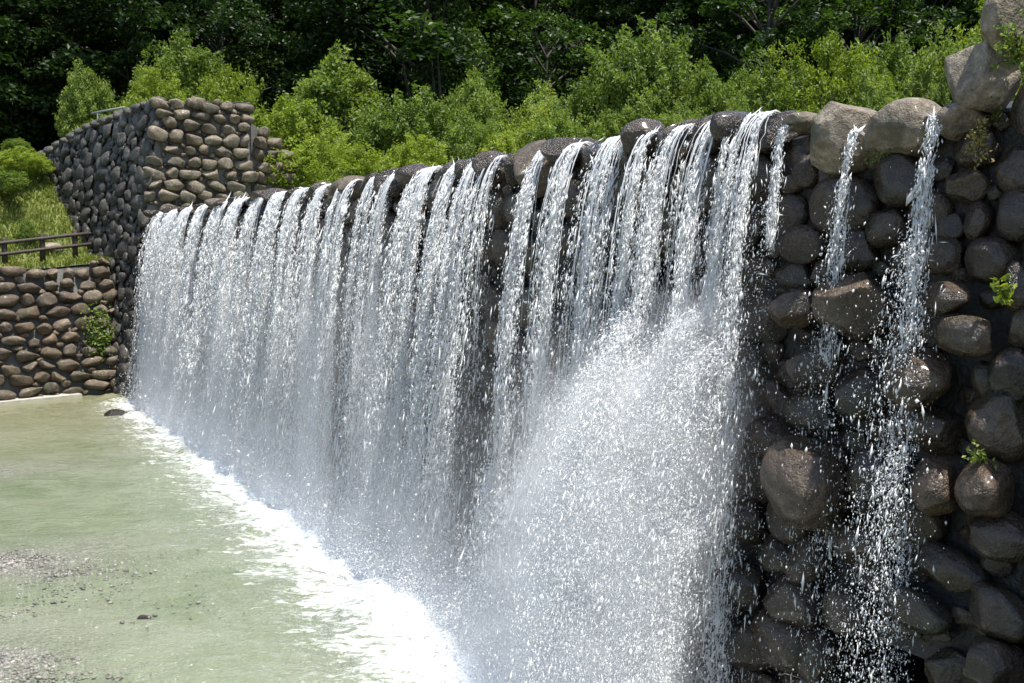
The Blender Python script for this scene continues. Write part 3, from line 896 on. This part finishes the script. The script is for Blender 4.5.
# (s, width, density, drop speed, stop height, bounce, label)
AP = lambda n, a=2.6, b2=3.5, v0=.5, v1=2.3, vs=.55: (a, b2, v0, v1, vs, n)
streams = [
 (-1.57, .08, .7, .55, 2.2, (3.3, 4.25, .1, .75, .33, 2300), 'narrow stream spurting out right of the widest pale crest boulder'),
 (-.89, .06, .5, .42, 3.4, (3.5, 4.5, .05, .5, .3, 1100), 'short trickle squeezed between the two biggest pale crest boulders'),
 (-.22, .05, .7, .45, 4.2, (3.6, 4.4, .05, .3, .2, 400), 'thin strand sliding past the left side of the rounded big crest boulder'),
 (.14, .25, 1.7, .8, 0, AP(15000, 2.5, 3.5, .5, 1.65, .4), 'strongest white stream on the near side, just left of the small pale crest stone'),
 (.42, .05, .9, .6, 3, None, 'thread of water beside the strongest near stream, over a dark crest stone'),
 (.67, .20, 1.7, .8, 1.5, AP(16000, 2.5, 3.3, .5, 1.6, .4), 'white stream bursting into bright spray on rocks, second wide one from the near end'),
 (1.05, .27, 1.2, .85, 1.3, AP(16000, 2.4, 3.55, .45, 1.5, .4), 'lacy broken stream over the dark rounded rock, third wide one from the near end'),
 (1.51, .18, 1.5, .85, 1.0, AP(13000, 2.0, 3.15, .3, 1.25, .35), 'slim stream emerging between two nearly black crest stones'),
 (2.02, .27, 1.6, .9, 0.4, AP(9000, 1.5, 2.8, .2, .8, .3), 'bright stream left of two nearly black crest stones, feeding the wide spray'),
 (2.62, .11, 1.3, .85, 0, AP(2500, .9, 2.0, .2, .7, .3), 'thin twin strand, right one of the pair beside the big pale mid crest boulder'),
 (2.80, .14, 1.4, .9, 0, AP(2500, .8, 1.8, .2, .7, .3), 'thin twin strand, left one of the pair beside the big pale mid crest boulder'),
 (3.25, .20, 1.4, .9, 0, AP(2500, .8, 1.8, .2, .7, .3), 'stream running down right against the big pale mid crest boulder'),
 (4.32, .26, .8, .8, 0, None, 'sparse stream left of the big pale mid crest boulder with dark rock showing through'),
 (4.77, .28, 1.5, .95, 0, None, 'full white stream left of the small black crest stones in the middle of the dam'),
 (5.25, .36, 1.7, 1.0, 0, None, 'broad white stream at mid dam right of a bulky grey crest stone'),
 (6.1, .46, 1.6, .95, 0, None, 'broad white stream at mid dam left of a bulky grey crest stone'),
 (7.20, .26, 1.1, .85, 0, None, 'ragged thinner stream between broad dark wet strips of the dam middle'),
 (7.90, .19, 1.2, .85, 0, None, 'slim straight stream beside a brown rock ledge left of the dam middle'),
 (8.62, .18, 1.4, .9, 0, None, 'right one of two slim streams parted by a pointed crest stone'),
 (9.10, .2, 1.4, .9, 0, None, 'left one of two slim streams parted by a pointed crest stone'),
 (10.0, .32, 1.5, .95, 0, None, 'stream left of the flat pale capstone, before the crowded far curtain'),
 (11.14, .55, 1.5, .95, 0, None, 'nearest stream of the crowded far white curtain'),
 (12.3, .8, 1.6, .95, 0, None, 'second stream of the crowded far white curtain, wide and bright'),
 (13.45, .55, 1.5, 1.0, 0, None, 'third stream of the crowded far white curtain'),
 (14.95, .8, 1.6, .95, 0, None, 'fourth stream of the crowded far white curtain, below yellow bushes'),
 (16.36, .6, 1.5, .95, 0, None, 'fifth stream of the crowded far white curtain'),
 (18.0, .9, 1.5, .95, 0, None, 'third stream from the far end of the dam'),
 (19.6, .9, 1.6, .95, 0, None, 'second last wide stream before the sunlit end of the far wing wall'),
 (21.1, 1.0, 1.6, .95, 0, None, 'wide stream falling below the sunlit end of the far wing wall'),
 (22.7, 1.3, 1.6, .9, 0, None, 'last broad stream against the dark far wing wall'),
]
tot = 0
for i, (s0, w, dn, vm, zs_, bo, lab) in enumerate(streams):
    tot += make_stream(s0, w, dn, lab, vm, zs_, bo, i)
print('drops', tot)

# spray thrown up where the water lands
r = np.random.default_rng(61)
n = 150000
s = r.uniform(-.2, 23, n)
s = np.where(r.random(n) < .45, r.uniform(-.2, 8, n), s)
tl = .85+.16*r.normal(size=n)+.45*np.exp(-np.maximum(s, 0)/5)
hh = r.exponential(.26, n)
t_ = tl+r.normal(size=n)*(.15+.25*hh)
P = W(s, np.maximum(t_, tf(hh)+.1), hh)
size = np.exp(r.normal(size=n)*.5)*.0040*(1+np.maximum(0, s-4)*.03)
vd = r.normal(size=(n, 3)); vd /= np.linalg.norm(vd, axis=1)[:, None]
V, F = drops(P, size, vd, np.ones(n), r)
tag(add('spray', V, F, M['white_water']), kind='stuff')

# fine mist hanging where the water lands and bursts on the rocks
m, t = nt('mist'); g = G(t)
tc = g.n('ShaderNodeTexCoord').outputs['Object']
sp_ = g.n('ShaderNodeSeparateXYZ'); g.l(tc, sp_.inputs[0])
S_, T_, Z_ = sp_.outputs
def gauss(x, c, wd):
    a = g.math('DIVIDE', g.math('SUBTRACT', x, c), wd) if not isinstance(c, (int, float)) else g.math('MULTIPLY', g.math('SUBTRACT', x, c), 1/wd)
    return g.math('POWER', 2.718, g.math('MULTIPLY', g.math('MULTIPLY', a, a), -1.0))
def sstep(x, a, b_):
    mr = g.n('ShaderNodeMapRange', interpolation_type='SMOOTHSTEP')
    g.l(x, mr.inputs[0]); mr.inputs[1].default_value = a; mr.inputs[2].default_value = b_
    return mr.outputs[0]
low = g.math('MULTIPLY', gauss(T_, .85, .45), g.math('POWER', 2.718, g.math('MULTIPLY', Z_, -1.5)))
low = g.math('MULTIPLY', low, g.math('MULTIPLY', sstep(S_, -.2, 1.2), sstep(S_, 22.6, 20)))
mpv = g.n('ShaderNodeMapping'); mpv.inputs['Scale'].default_value = (1.25, .5, .16); g.l(tc, mpv.inputs[0])
veil = g.ramp(g.noise(mpv.outputs[0], 1.0, 3, .6), [(.40, (0, 0, 0)), (.62, (1, 1, 1))])
fc = g.math('ADD', .24, g.math('MULTIPLY', g.math('POWER', g.math('MULTIPLY', g.math('SUBTRACT', 5.2, Z_, clamp=False), .2), .55), .62))
veil = g.math('MULTIPLY', g.math('MULTIPLY', veil, gauss(T_, fc, .17)), g.math('MULTIPLY', sstep(Z_, 4.7, 2.4), g.math('MULTIPLY', sstep(S_, 3.6, 5.0), sstep(S_, 22.6, 21))))
apc = g.math('ADD', .45, g.math('MULTIPLY', g.math('SUBTRACT', 3.4, Z_), .27))
ap = g.math('MULTIPLY', gauss(T_, apc, .40), g.math('MULTIPLY', sstep(S_, -.25, .5), sstep(S_, 3.2, 1.2)))
apz = g.math('ADD', Z_, g.math('ADD', g.math('MULTIPLY', S_, .22), g.math('MULTIPLY', g.math('SUBTRACT', g.noise(tc, 1.7, 2, .5), .5), 2.2)))
ap = g.math('MULTIPLY', ap, g.math('MULTIPLY', sstep(apz, 3.9, 2.6), g.math('ADD', .45, g.math('MULTIPLY', Z_, .2))))
nz_ = g.ramp(g.noise(tc, 2.2, 3, .6, .3), [(.36, (0, 0, 0)), (.66, (1, 1, 1))])
dn = g.math('MULTIPLY', g.math('ADD', g.math('MULTIPLY', low, 1.3), g.math('MULTIPLY', ap, 4.0)), g.math('ADD', .25, nz_))
dn = g.math('ADD', dn, g.math('MULTIPLY', veil, 1.2))
v_ = g.n('ShaderNodeVolumePrincipled'); v_.inputs['Color'].default_value = (.97, .98, 1, 1); v_.inputs['Anisotropy'].default_value = .2
g.l(dn, v_.inputs['Density'])
g.l(v_.outputs[0], g.n('ShaderNodeOutputMaterial').inputs['Volume'])
V, F4, FN = prism_local([(-.5, 23.2, [(.05, .03), (.05, 4.7), (.75, 4.7), (1.3, 3.6), (2.6, .9), (2.6, .03)])])
me = bpy.data.meshes.new('mist'); me.from_pydata([tuple(v) for v in V], [], [tuple(f) for f in F4]+[tuple(f) for f in FN]); me.materials.append(m)
bm = bmesh.new(); bm.from_mesh(me); bmesh.ops.recalc_face_normals(bm, faces=bm.faces); bm.to_mesh(me); bm.free()
dam_obj(tag(link(bpy.data.objects.new('mist', me)), kind='stuff'))
SC.cycles.volume_max_steps = 64; SC.cycles.volume_step_rate = 2.0; SC.cycles.volume_bounces = 4

# ================================================================== PLANTS
def leaves(P, nrm, L, Wd, r):
    n = len(P)
    a = r.normal(size=(n, 3)); a -= (a*nrm).sum(1)[:, None]*nrm; a /= np.linalg.norm(a, axis=1)[:, None]+1e-9
    b2 = np.cross(nrm, a)
    l = L*r.uniform(.6, 1.35, (n, 1)); w = Wd*r.uniform(.6, 1.35, (n, 1))
    V = np.stack([P-a*l*.5, P+b2*w*.5+nrm*w*.15, P+a*l*.5, P-b2*w*.5+nrm*w*.15], 1).reshape(-1, 3)
    return V, np.arange(n)[:, None]*4+np.array([[0, 1, 2, 3]])
def norm(a): return a/(np.linalg.norm(a, axis=-1, keepdims=True)+1e-9)

def shrub_mesh(seed, ntw=270, per=62, L=.030, Wd=.0145, wide=.42, upness=.7):
    r = np.random.default_rng(seed)
    tint, PT, NR, tubes = [], [], [], []
    nst = 8
    lob = make_noise(seed+5, 3.3, 3, .6)
    for i in range(ntw):
        # twig tip on a lumpy crown, twig root nearer the axis
        d = r.normal(size=3); d[2] = abs(d[2])*1.1-.25; d /= np.linalg.norm(d)
        lump = 1+.24*float(lob(d[None])[0])
        rad = r.uniform(.55, 1.0)**.5
        tip = np.array([d[0]*wide, d[1]*wide, .52+d[2]*.46])*np.array([lump*rad, lump*rad, 1]) ; tip[2] = .52+(tip[2]-.52)*lump*rad
        if tip[2] < .08: continue
        grow = norm(np.array([d[0]*.7, d[1]*.7, upness+.25*r.normal()])+r.normal(size=3)*.2)
        ln = r.uniform(.10, .21)
        root = tip-grow*ln
        u = r.random(per)**.8
        p = root+(tip-root)*u[:, None]
        p[:, 2] -= .03*u**2
        sprd = .026*(1-.65*u)+.005
        p += r.normal(size=(per, 3))*sprd[:, None]
        PT.append(p)
        NR.append(norm(r.normal(size=(per, 3))*.75+UP*.75+grow*.2))
        tint.append(np.clip(.35+.35*u*r.uniform(.5, 1.2)+r.normal()*.12+r.normal(size=per)*.1, 0, 1))
    P = np.concatenate(PT); Nn = np.concatenate(NR); T = np.concatenate(tint)
    V, F = leaves(P, Nn, L, Wd, r)
    TV, TF = [], []; o = 0
    for i in range(nst):
        a = r.uniform(0, 2*PI); q = r.uniform(.12, .3)
        c = np.array([math.cos(a), math.sin(a), 0])
        pts = [c*.02, c*q*.4+UP*.25, c*q*.9+UP*.5, c*q*1.1+UP*.68]
        v, (f, tq) = tube(pts, [.014, .010, .006, .002], 5)
        TV.append(v); TF.append(f+o); o += len(v)
    return (V, F, T), (np.concatenate(TV), np.concatenate(TF))

def proto_shrub(seed, mat, **kw):
    (V, F, T), (tv, tq) = shrub_mesh(seed, **kw)
    mc = mesh_np('crown', V, F, mat, False, np.repeat(T, 4)[:, None]*np.ones(3))
    ms = mesh_np('stem', tv, tq, M['bark'], True)
    return mc, ms
SH = [proto_shrub(300+i, M['leaf_mid'], wide=.36+.05*(i % 3), upness=.5+.3*(i % 2)) for i in range(4)]
SY = [proto_shrub(320+i, M['leaf_yellow'], ntw=230, wide=.46+.06*(i % 2), upness=.6) for i in range(3)]

def place_plant(name, lib, i, loc, h, wscale, label, cat, group, rz):
    t = thing(name, label, cat, loc, group, rz)
    t.scale = (h*wscale, h*wscale, h)
    for nm, me in zip(('crown', 'stem' if name == 'shrub' else 'trunk'), lib[i % len(lib)]):
        link(bpy.data.objects.new(nm, me), t)
    return t
def at(px, depth): return ((px-512)/1000*depth, depth)
# (pixel column, distance, pixel row of the top, pixel width, kind, label)
shr = [
 (95, 39, 68, 62, 'M', 'rounded green bush standing alone behind the dark wing wall'),
 (190, 42, 48, 95, 'M', 'tall green bush behind the sunlit boulder end of the wing wall'),
 (168, 38, 76, 70, 'Y', 'low bright bush peeping over the top of the sunlit wing wall end'),
 (225, 38, 78, 70, 'Y', 'bright bush just right of the sunlit wing wall top'),
 (335, 39, 58, 135, 'M', 'tall leafy bush left of the vine covered tree'),
 (285, 37, 105, 100, 'Y', 'yellow green bush beside the tumbled stones of the wing wall'),
 (262, 33.5, 160, 46, 'Y', 'small bright bush growing against the foot of the sunlit wing wall end'),
 (310, 33, 138, 90, 'Y', 'yellow bush just behind the far white curtain of water'),
 (372, 35, 120, 90, 'M', 'mid green bush right of the tall leafy bush, above the flat capstone'),
 (362, 31, 150, 80, 'Y', 'low yellow green bush touching the crest at left of centre'),
 (425, 36, 96, 105, 'M', 'rounded green bush below the vine covered tree'),
 (420, 30, 140, 80, 'Y', 'low bright bush along the crest left of centre'),
 (478, 37, 76, 90, 'M', 'leafy bush right of the vine covered tree'),
 (512, 31, 118, 75, 'Y', 'yellow bush in front row at the middle of the crest'),
 (462, 32, 118, 80, 'M', 'dark bottomed bush in the middle row left of the yellow one'),
 (545, 36, 88, 90, 'M', 'bush with drooping sprays in the middle of the row'),
 (590, 38, 74, 90, 'M', 'feathery bush left of the tallest bush of the row'),
 (560, 30, 120, 90, 'M', 'green bush directly behind the big pale mid crest boulder'),
 (645, 38, 36, 120, 'M', 'tallest bush of the row behind the crest'),
 (625, 31, 100, 85, 'M', 'low bush at the foot of the tallest bush'),
 (705, 37, 66, 92, 'M', 'bluish green bush right of the tallest bush'),
 (680, 30, 112, 70, 'M', 'low dark bush behind the near streams of water'),
 (758, 37, 62, 95, 'M', 'slender leafy bush left of the bright rounded one'),
 (735, 29, 100, 60, 'M', 'small low bush peeping over the crest above the bright near stream'),
 (830, 36, 46, 96, 'Y', 'bright rounded bush right behind the largest pale boulders'),
 (885, 38, 52, 95, 'M', 'bush between the bright rounded one and the near wing wall'),
 (925, 35, 40, 90, 'M', 'leafy bush left of the near wing wall boulders'),
 (872, 30, 84, 75, 'M', 'low bush just above the widest pale crest boulder'),
 (940, 29, 70, 60, 'M', 'low green bush against the near wing wall boulders'),
 (985, 42, -4, 110, 'Y', 'bright bush crown in the top corner above the near wing wall'),
 (1050, 34, 20, 110, 'M', 'bush behind the near wing wall, mostly hidden by its boulders'),
]
r = np.random.default_rng(70)
for i, (px, dp, py, pw, kd, lab) in enumerate(shr):
    x, y = at(px, dp)
    d = np.array([x, y, 0])-P0
    z0 = hz_at(x, y)-.15
    if (np.array([x, y, 0])-CW) @ U > -1 and px < 200: z0 = 6.6
    h = EYE+(252-py)/1000*dp-z0
    ww = pw/1000*dp/.86/h
    place_plant('shrub', SY if kd == 'Y' else SH, i, (x, y, z0), h*1.04, ww, lab, 'shrub', 'shrubs behind the dam crest', r.uniform(0, 6))
# bushes on the left bank
for i, (px, dp, py, pw, lab) in enumerate([(10, 32.6, 160, 56, 'dense bush on the grassy bank, at the left edge of the picture'), (-14, 31.2, 168, 66, 'bush cut by the picture edge on the grassy bank'), (44, 33.4, 156, 34, 'bush at the top of the grassy bank near the dark wing wall'), (24, 34.6, 150, 36, 'highest bush on the grassy bank'), (30, 30.6, 222, 22, 'small pale weed clump just behind the fence')]):
    x, y = at(px, dp)
    dd = np.array([x, y, 0])-B0
    z0 = bank_z(dd @ RD, max(.2, dd @ RP))-.1
    h = max(.35, EYE+(252-py)/1000*dp-z0)
    if i < 4: h = max(h, pw/1000*dp*.62)
    place_plant('shrub', SY if i in (0, 2) else SH, i+1, (x, y, z0), h*1.05, pw/1000*dp/.9/h, lab, 'shrub', 'bushes on the grassy bank', r.uniform(0, 6))

def tree_mesh(seed, npad=95, per=190, L=.019, Wd=.012):
    r = np.random.default_rng(seed)
    PT, NR, T, TV, TF = [], [], [], [], []; o = 0
    v, (f, _) = tube([np.array([0, 0, -.03]), np.array([.005, .0, .3]), np.array([-.006, .004, .6]), np.array([0, 0, .93])], [.019, .014, .009, .002], 8)
    TV.append(v); TF.append(f+o); o += len(v)
    for i in range(npad):
        z = r.uniform(.12, .97)
        rr = (.30*math.sin(min(1, (z+.05)/.62)*PI/2)*(1 if z < .62 else math.sqrt(max(.02, 1-((z-.62)/.38)**2))))
        a = r.uniform(0, 2*PI); q = rr*r.uniform(.45, 1.12)
        c = np.array([math.cos(a)*q, math.sin(a)*q, z])
        sx_ = r.uniform(.05, .105); 
        k = int(per*(sx_/.08)**2*r.uniform(.7, 1.2))
        g_ = r.normal(size=(k, 3)); g_ = norm(g_)*r.random(k)[:, None]**.45
        p = c+g_*np.array([sx_, sx_, sx_*.38]); p[:, 2] -= .5*((p[:, 0]-c[0])**2+(p[:, 1]-c[1])**2)/.1
        PT.append(p); NR.append(norm(r.normal(size=(k, 3))*.55+UP))
        T.append(np.clip(.4+r.normal()*.2+r.normal(size=k)*.12, 0, 1))
        if i % 3 == 0:
            s0 = np.array([0, 0, max(.06, z-.16)])
            v, (f, _) = tube([s0, (s0+c)/2+UP*.02, c], [.006, .004, .0015], 5); TV.append(v); TF.append(f+o); o += len(v)
    P = np.concatenate(PT)
    V, F = leaves(P, np.concatenate(NR), L, Wd, r)
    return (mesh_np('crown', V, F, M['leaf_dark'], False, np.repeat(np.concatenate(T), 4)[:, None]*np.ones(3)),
            mesh_np('trunk', np.concatenate(TV), np.concatenate(TF), M['bark']))
TR = [tree_mesh(500+i) for i in range(5)]
r = np.random.default_rng(90)
i = 0
for row, (y0, sp, h0) in enumerate([(46.5, 5.2, 12.5), (52, 5.6, 13.5), (59, 6.2, 14), (68, 7.5, 14)]):
    half = .56*y0+5
    x = -half+r.uniform(0, sp)
    while x < half:
        yy = y0+r.normal()*1.2
        h = h0*r.uniform(.8, 1.25)
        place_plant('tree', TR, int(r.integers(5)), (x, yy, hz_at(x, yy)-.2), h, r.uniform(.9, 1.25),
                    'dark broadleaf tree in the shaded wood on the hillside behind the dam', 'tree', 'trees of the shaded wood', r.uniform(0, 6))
        x += sp*r.uniform(.75, 1.25); i += 1
# trees on the left bank top
for (px, dp, h) in [(-30, 45, 12), (25, 46, 12), (70, 47, 12), (-80, 45, 12)]:
    x, y = at(px, dp)
    place_plant('tree', TR, i, (x, y, 6.5), h, 1.1, 'dark broadleaf tree in the shaded wood on the hillside behind the dam', 'tree', 'trees of the shaded wood', i); i += 1
# slim vine-covered tree with a light top
x, y = at(455, 43)
(V, F, T), (tv, tq) = shrub_mesh(777, ntw=320, per=60, L=.016, Wd=.010, wide=.16, upness=.9)
tt_ = thing('tree', 'slim tree cloaked in vines with a light green top, standing before the dark wood', 'tree', (x, y, 4.7))
tt_.scale = (11.5, 11.5, 11.0)
link(bpy.data.objects.new('crown', mesh_np('crown', V, F, leaf_material('leaf_vine', (.015, .03, .008), (.04, .075, .018), (.09, .15, .03)), False, np.repeat(T, 4)[:, None]*np.ones(3))), tt_)
link(bpy.data.objects.new('trunk', mesh_np('trunk', tv, tq, M['bark'])), tt_)

# small plants rooted in the stonework
def small_plant(loc, h, w, mat, label, seed, nst=9, per=16, L=.03, hang=0, outd=N):
    r = np.random.default_rng(seed); loc = np.array(loc)
    t = thing('plant', label, 'plant', tuple(loc))
    PT, NR, TV, TF = [], [], [], []; o = 0
    for i in range(nst):
        d = norm(r.normal(size=3)*.6+outd*.6+UP*(.6-hang))
        tip = loc+d*np.array([w, w, h])*r.uniform(.6, 1.1)+outd*.04
        mid_ = (loc+tip)/2+UP*.1*h
        v, (f, _) = tube([loc, mid_, tip], [.004, .003, .0015], 5); TV.append(v); TF.append(f+o); o += len(v)
        u = r.random(per)[:, None]
        PT.append((1-u)**2*loc+2*u*(1-u)*mid_+u*u*tip+r.normal(size=(per, 3))*.022*(h/.3)); NR.append(norm(r.normal(size=(per, 3))+UP*.7+outd*.5))
    V, F = leaves(np.concatenate(PT), np.concatenate(NR), L, L*.6, r)
    add('stem', np.concatenate(TV), np.concatenate(TF), M['bark'], t)
    add('foliage', V, F, mat, t, smooth=False, tint=r.random((len(V)//4, 1)).repeat(4, 0)*np.ones(3))
    return t
small_plant(W(-1.84, .12, 4.95), .30, .16, M['leaf_mid'], 'sprig of green leaves standing on the near wing wall below the leaning boulder', 1, 10, 22, .03)
small_plant(W(-1.80, .22, 4.80), .22, .15, M['leaf_dry'], 'clump of yellowed leaves hanging on the near wing wall stones', 2, 12, 22, .028, .6)
small_plant(W(-2.02, .2, 5.25), .3, .2, M['leaf_mid'], 'green fern tuft at the picture edge beside the leaning wing wall boulder', 3, 12, 22, .04)
small_plant(W(-1.07, .16, 4.77), .12, .2, M['leaf_yellow'], 'low mossy tuft in the gap under the widest pale crest boulder', 4, 14, 20, .018, .5)
small_plant(W(-2.09, .32, 3.80), .16, .12, M['leaf_yellow'], 'small bright green plant rooted between wet stones at the right picture edge', 5, 8, 14, .045)
small_plant(W(-2.1, .5, 2.85), .12, .12, M['leaf_mid'], 'small dark green tuft low between wet stones at the right picture edge', 6, 8, 12, .035)
# ivy at the corner of the retaining wall
c = rpt(.35, 1.7)-RP*.25
for j in range(1):
    r = np.random.default_rng(14); n = 520
    P = c+r.normal(size=(n, 1))*.2*RD+r.normal(size=(n, 1))*.42*UP+r.uniform(-.05, .15, (n, 1))*(-RP)
    t = thing('creeper', 'green creeper hanging in the corner between the retaining wall and dark wing wall', 'creeper', tuple(c))
    V, F = leaves(P, norm(r.normal(size=(n, 3))*.6-RP*.7+UP*.5), .10, .075, r)
    add('foliage', V, F, M['leaf_mid'], t, smooth=False, tint=np.repeat(r.random(n), 4)[:, None]*np.ones(3))
    v, f = tube([c-UP*.6, c-UP*.1+RD*.05, c+UP*.6], [.02, .015, .008], 6); add('stem', v, f, M['bark'], t)
# grassy fringe on the wing top
r = np.random.default_rng(19); n = 700
k = r.uniform(1.2, 5.0, n); P = np.array([wing_pt(a, wing_top(a))-MN*b2 for a, b2 in zip(k, r.uniform(.05, .6, n))]); P[:, 2] -= .08
V, F4, F3 = blades(P, .32, .03, .8, r)
tag(add('weeds', V, [F4, F3], M['leaf_yellow'], smooth=False, tint=np.repeat(r.random(n), 5)[:, None]*np.ones(3)), kind='stuff')
# dry stalks caught on the near stones
for (a, m_, b2, lab) in [((-.50, .62, 1.32), (-.56, .66, 1.22), (-.62, .66, 1.10), 'straight pale dry stalk stuck on the wet stones low on the dam'),
                    ((-.62, .62, .98), (-.75, .70, 1.06), (-.88, .68, 1.07), 'bent pale dry stalk below the straight one at the bottom edge'),
                    ((-1.42, .62, 1.99), (-1.58, .68, 1.97), (-1.72, .66, 1.9), 'thin curved dry stalk over the ledge above the dark drain opening')]:
    v, f = tube([W(*a), W(*m_), W(*b2)], [.004, .005, .003], 6)
    tag(add('stalk', v, f, M['twig']), lab, 'stalk')

# ================================================================== LIGHT AND CAMERA
EL = math.radians(73)
sd = np.array([.85, -.53]); sd = sd/np.linalg.norm(sd)
w = bpy.data.worlds.new('World'); SC.world = w; w.use_nodes = True
t = w.node_tree; t.nodes.clear()
sky = t.nodes.new('ShaderNodeTexSky'); sky.sky_type = 'NISHITA'; sky.sun_disc = False
sky.sun_elevation = EL; sky.sun_rotation = math.atan2(sd[0], sd[1])
bg = t.nodes.new('ShaderNodeBackground'); bg.inputs[1].default_value = .12
ou = t.nodes.new('ShaderNodeOutputWorld')
t.links.new(sky.outputs[0], bg.inputs[0]); t.links.new(bg.outputs[0], ou.inputs[0])
L = bpy.data.lights.new('sun', 'SUN'); L.energy = 4.6; L.angle = math.radians(.5); L.color = (1, .965, .90)
lo = link(bpy.data.objects.new('sun', L)); 
lo.rotation_euler = Vector((sd[0]*math.cos(EL), sd[1]*math.cos(EL), math.sin(EL))).to_track_quat('Z', 'Y').to_euler()
lo.location = (10, -5, 40)

cam = bpy.data.cameras.new('camera'); cam.sensor_width = 36; cam.lens = 1000*36/1024; cam.clip_end = 600; cam.clip_start = .05
co = link(bpy.data.objects.new('camera', cam)); co.location = (0, 0, EYE)
co.rotation_euler = (PI/2-math.atan(89.5/1000), 0, 0)
SC.camera = co
SC.view_settings.view_transform = 'Standard'; SC.view_settings.look = 'None'
SC.view_settings.exposure = 0.93; SC.view_settings.gamma = 1
SC.cycles.max_bounces = 12; SC.cycles.diffuse_bounces = 6; SC.cycles.glossy_bounces = 2; SC.cycles.transmission_bounces = 10
SC.cycles.caustics_reflective = False; SC.cycles.caustics_refractive = False
SC.cycles.use_denoising = True
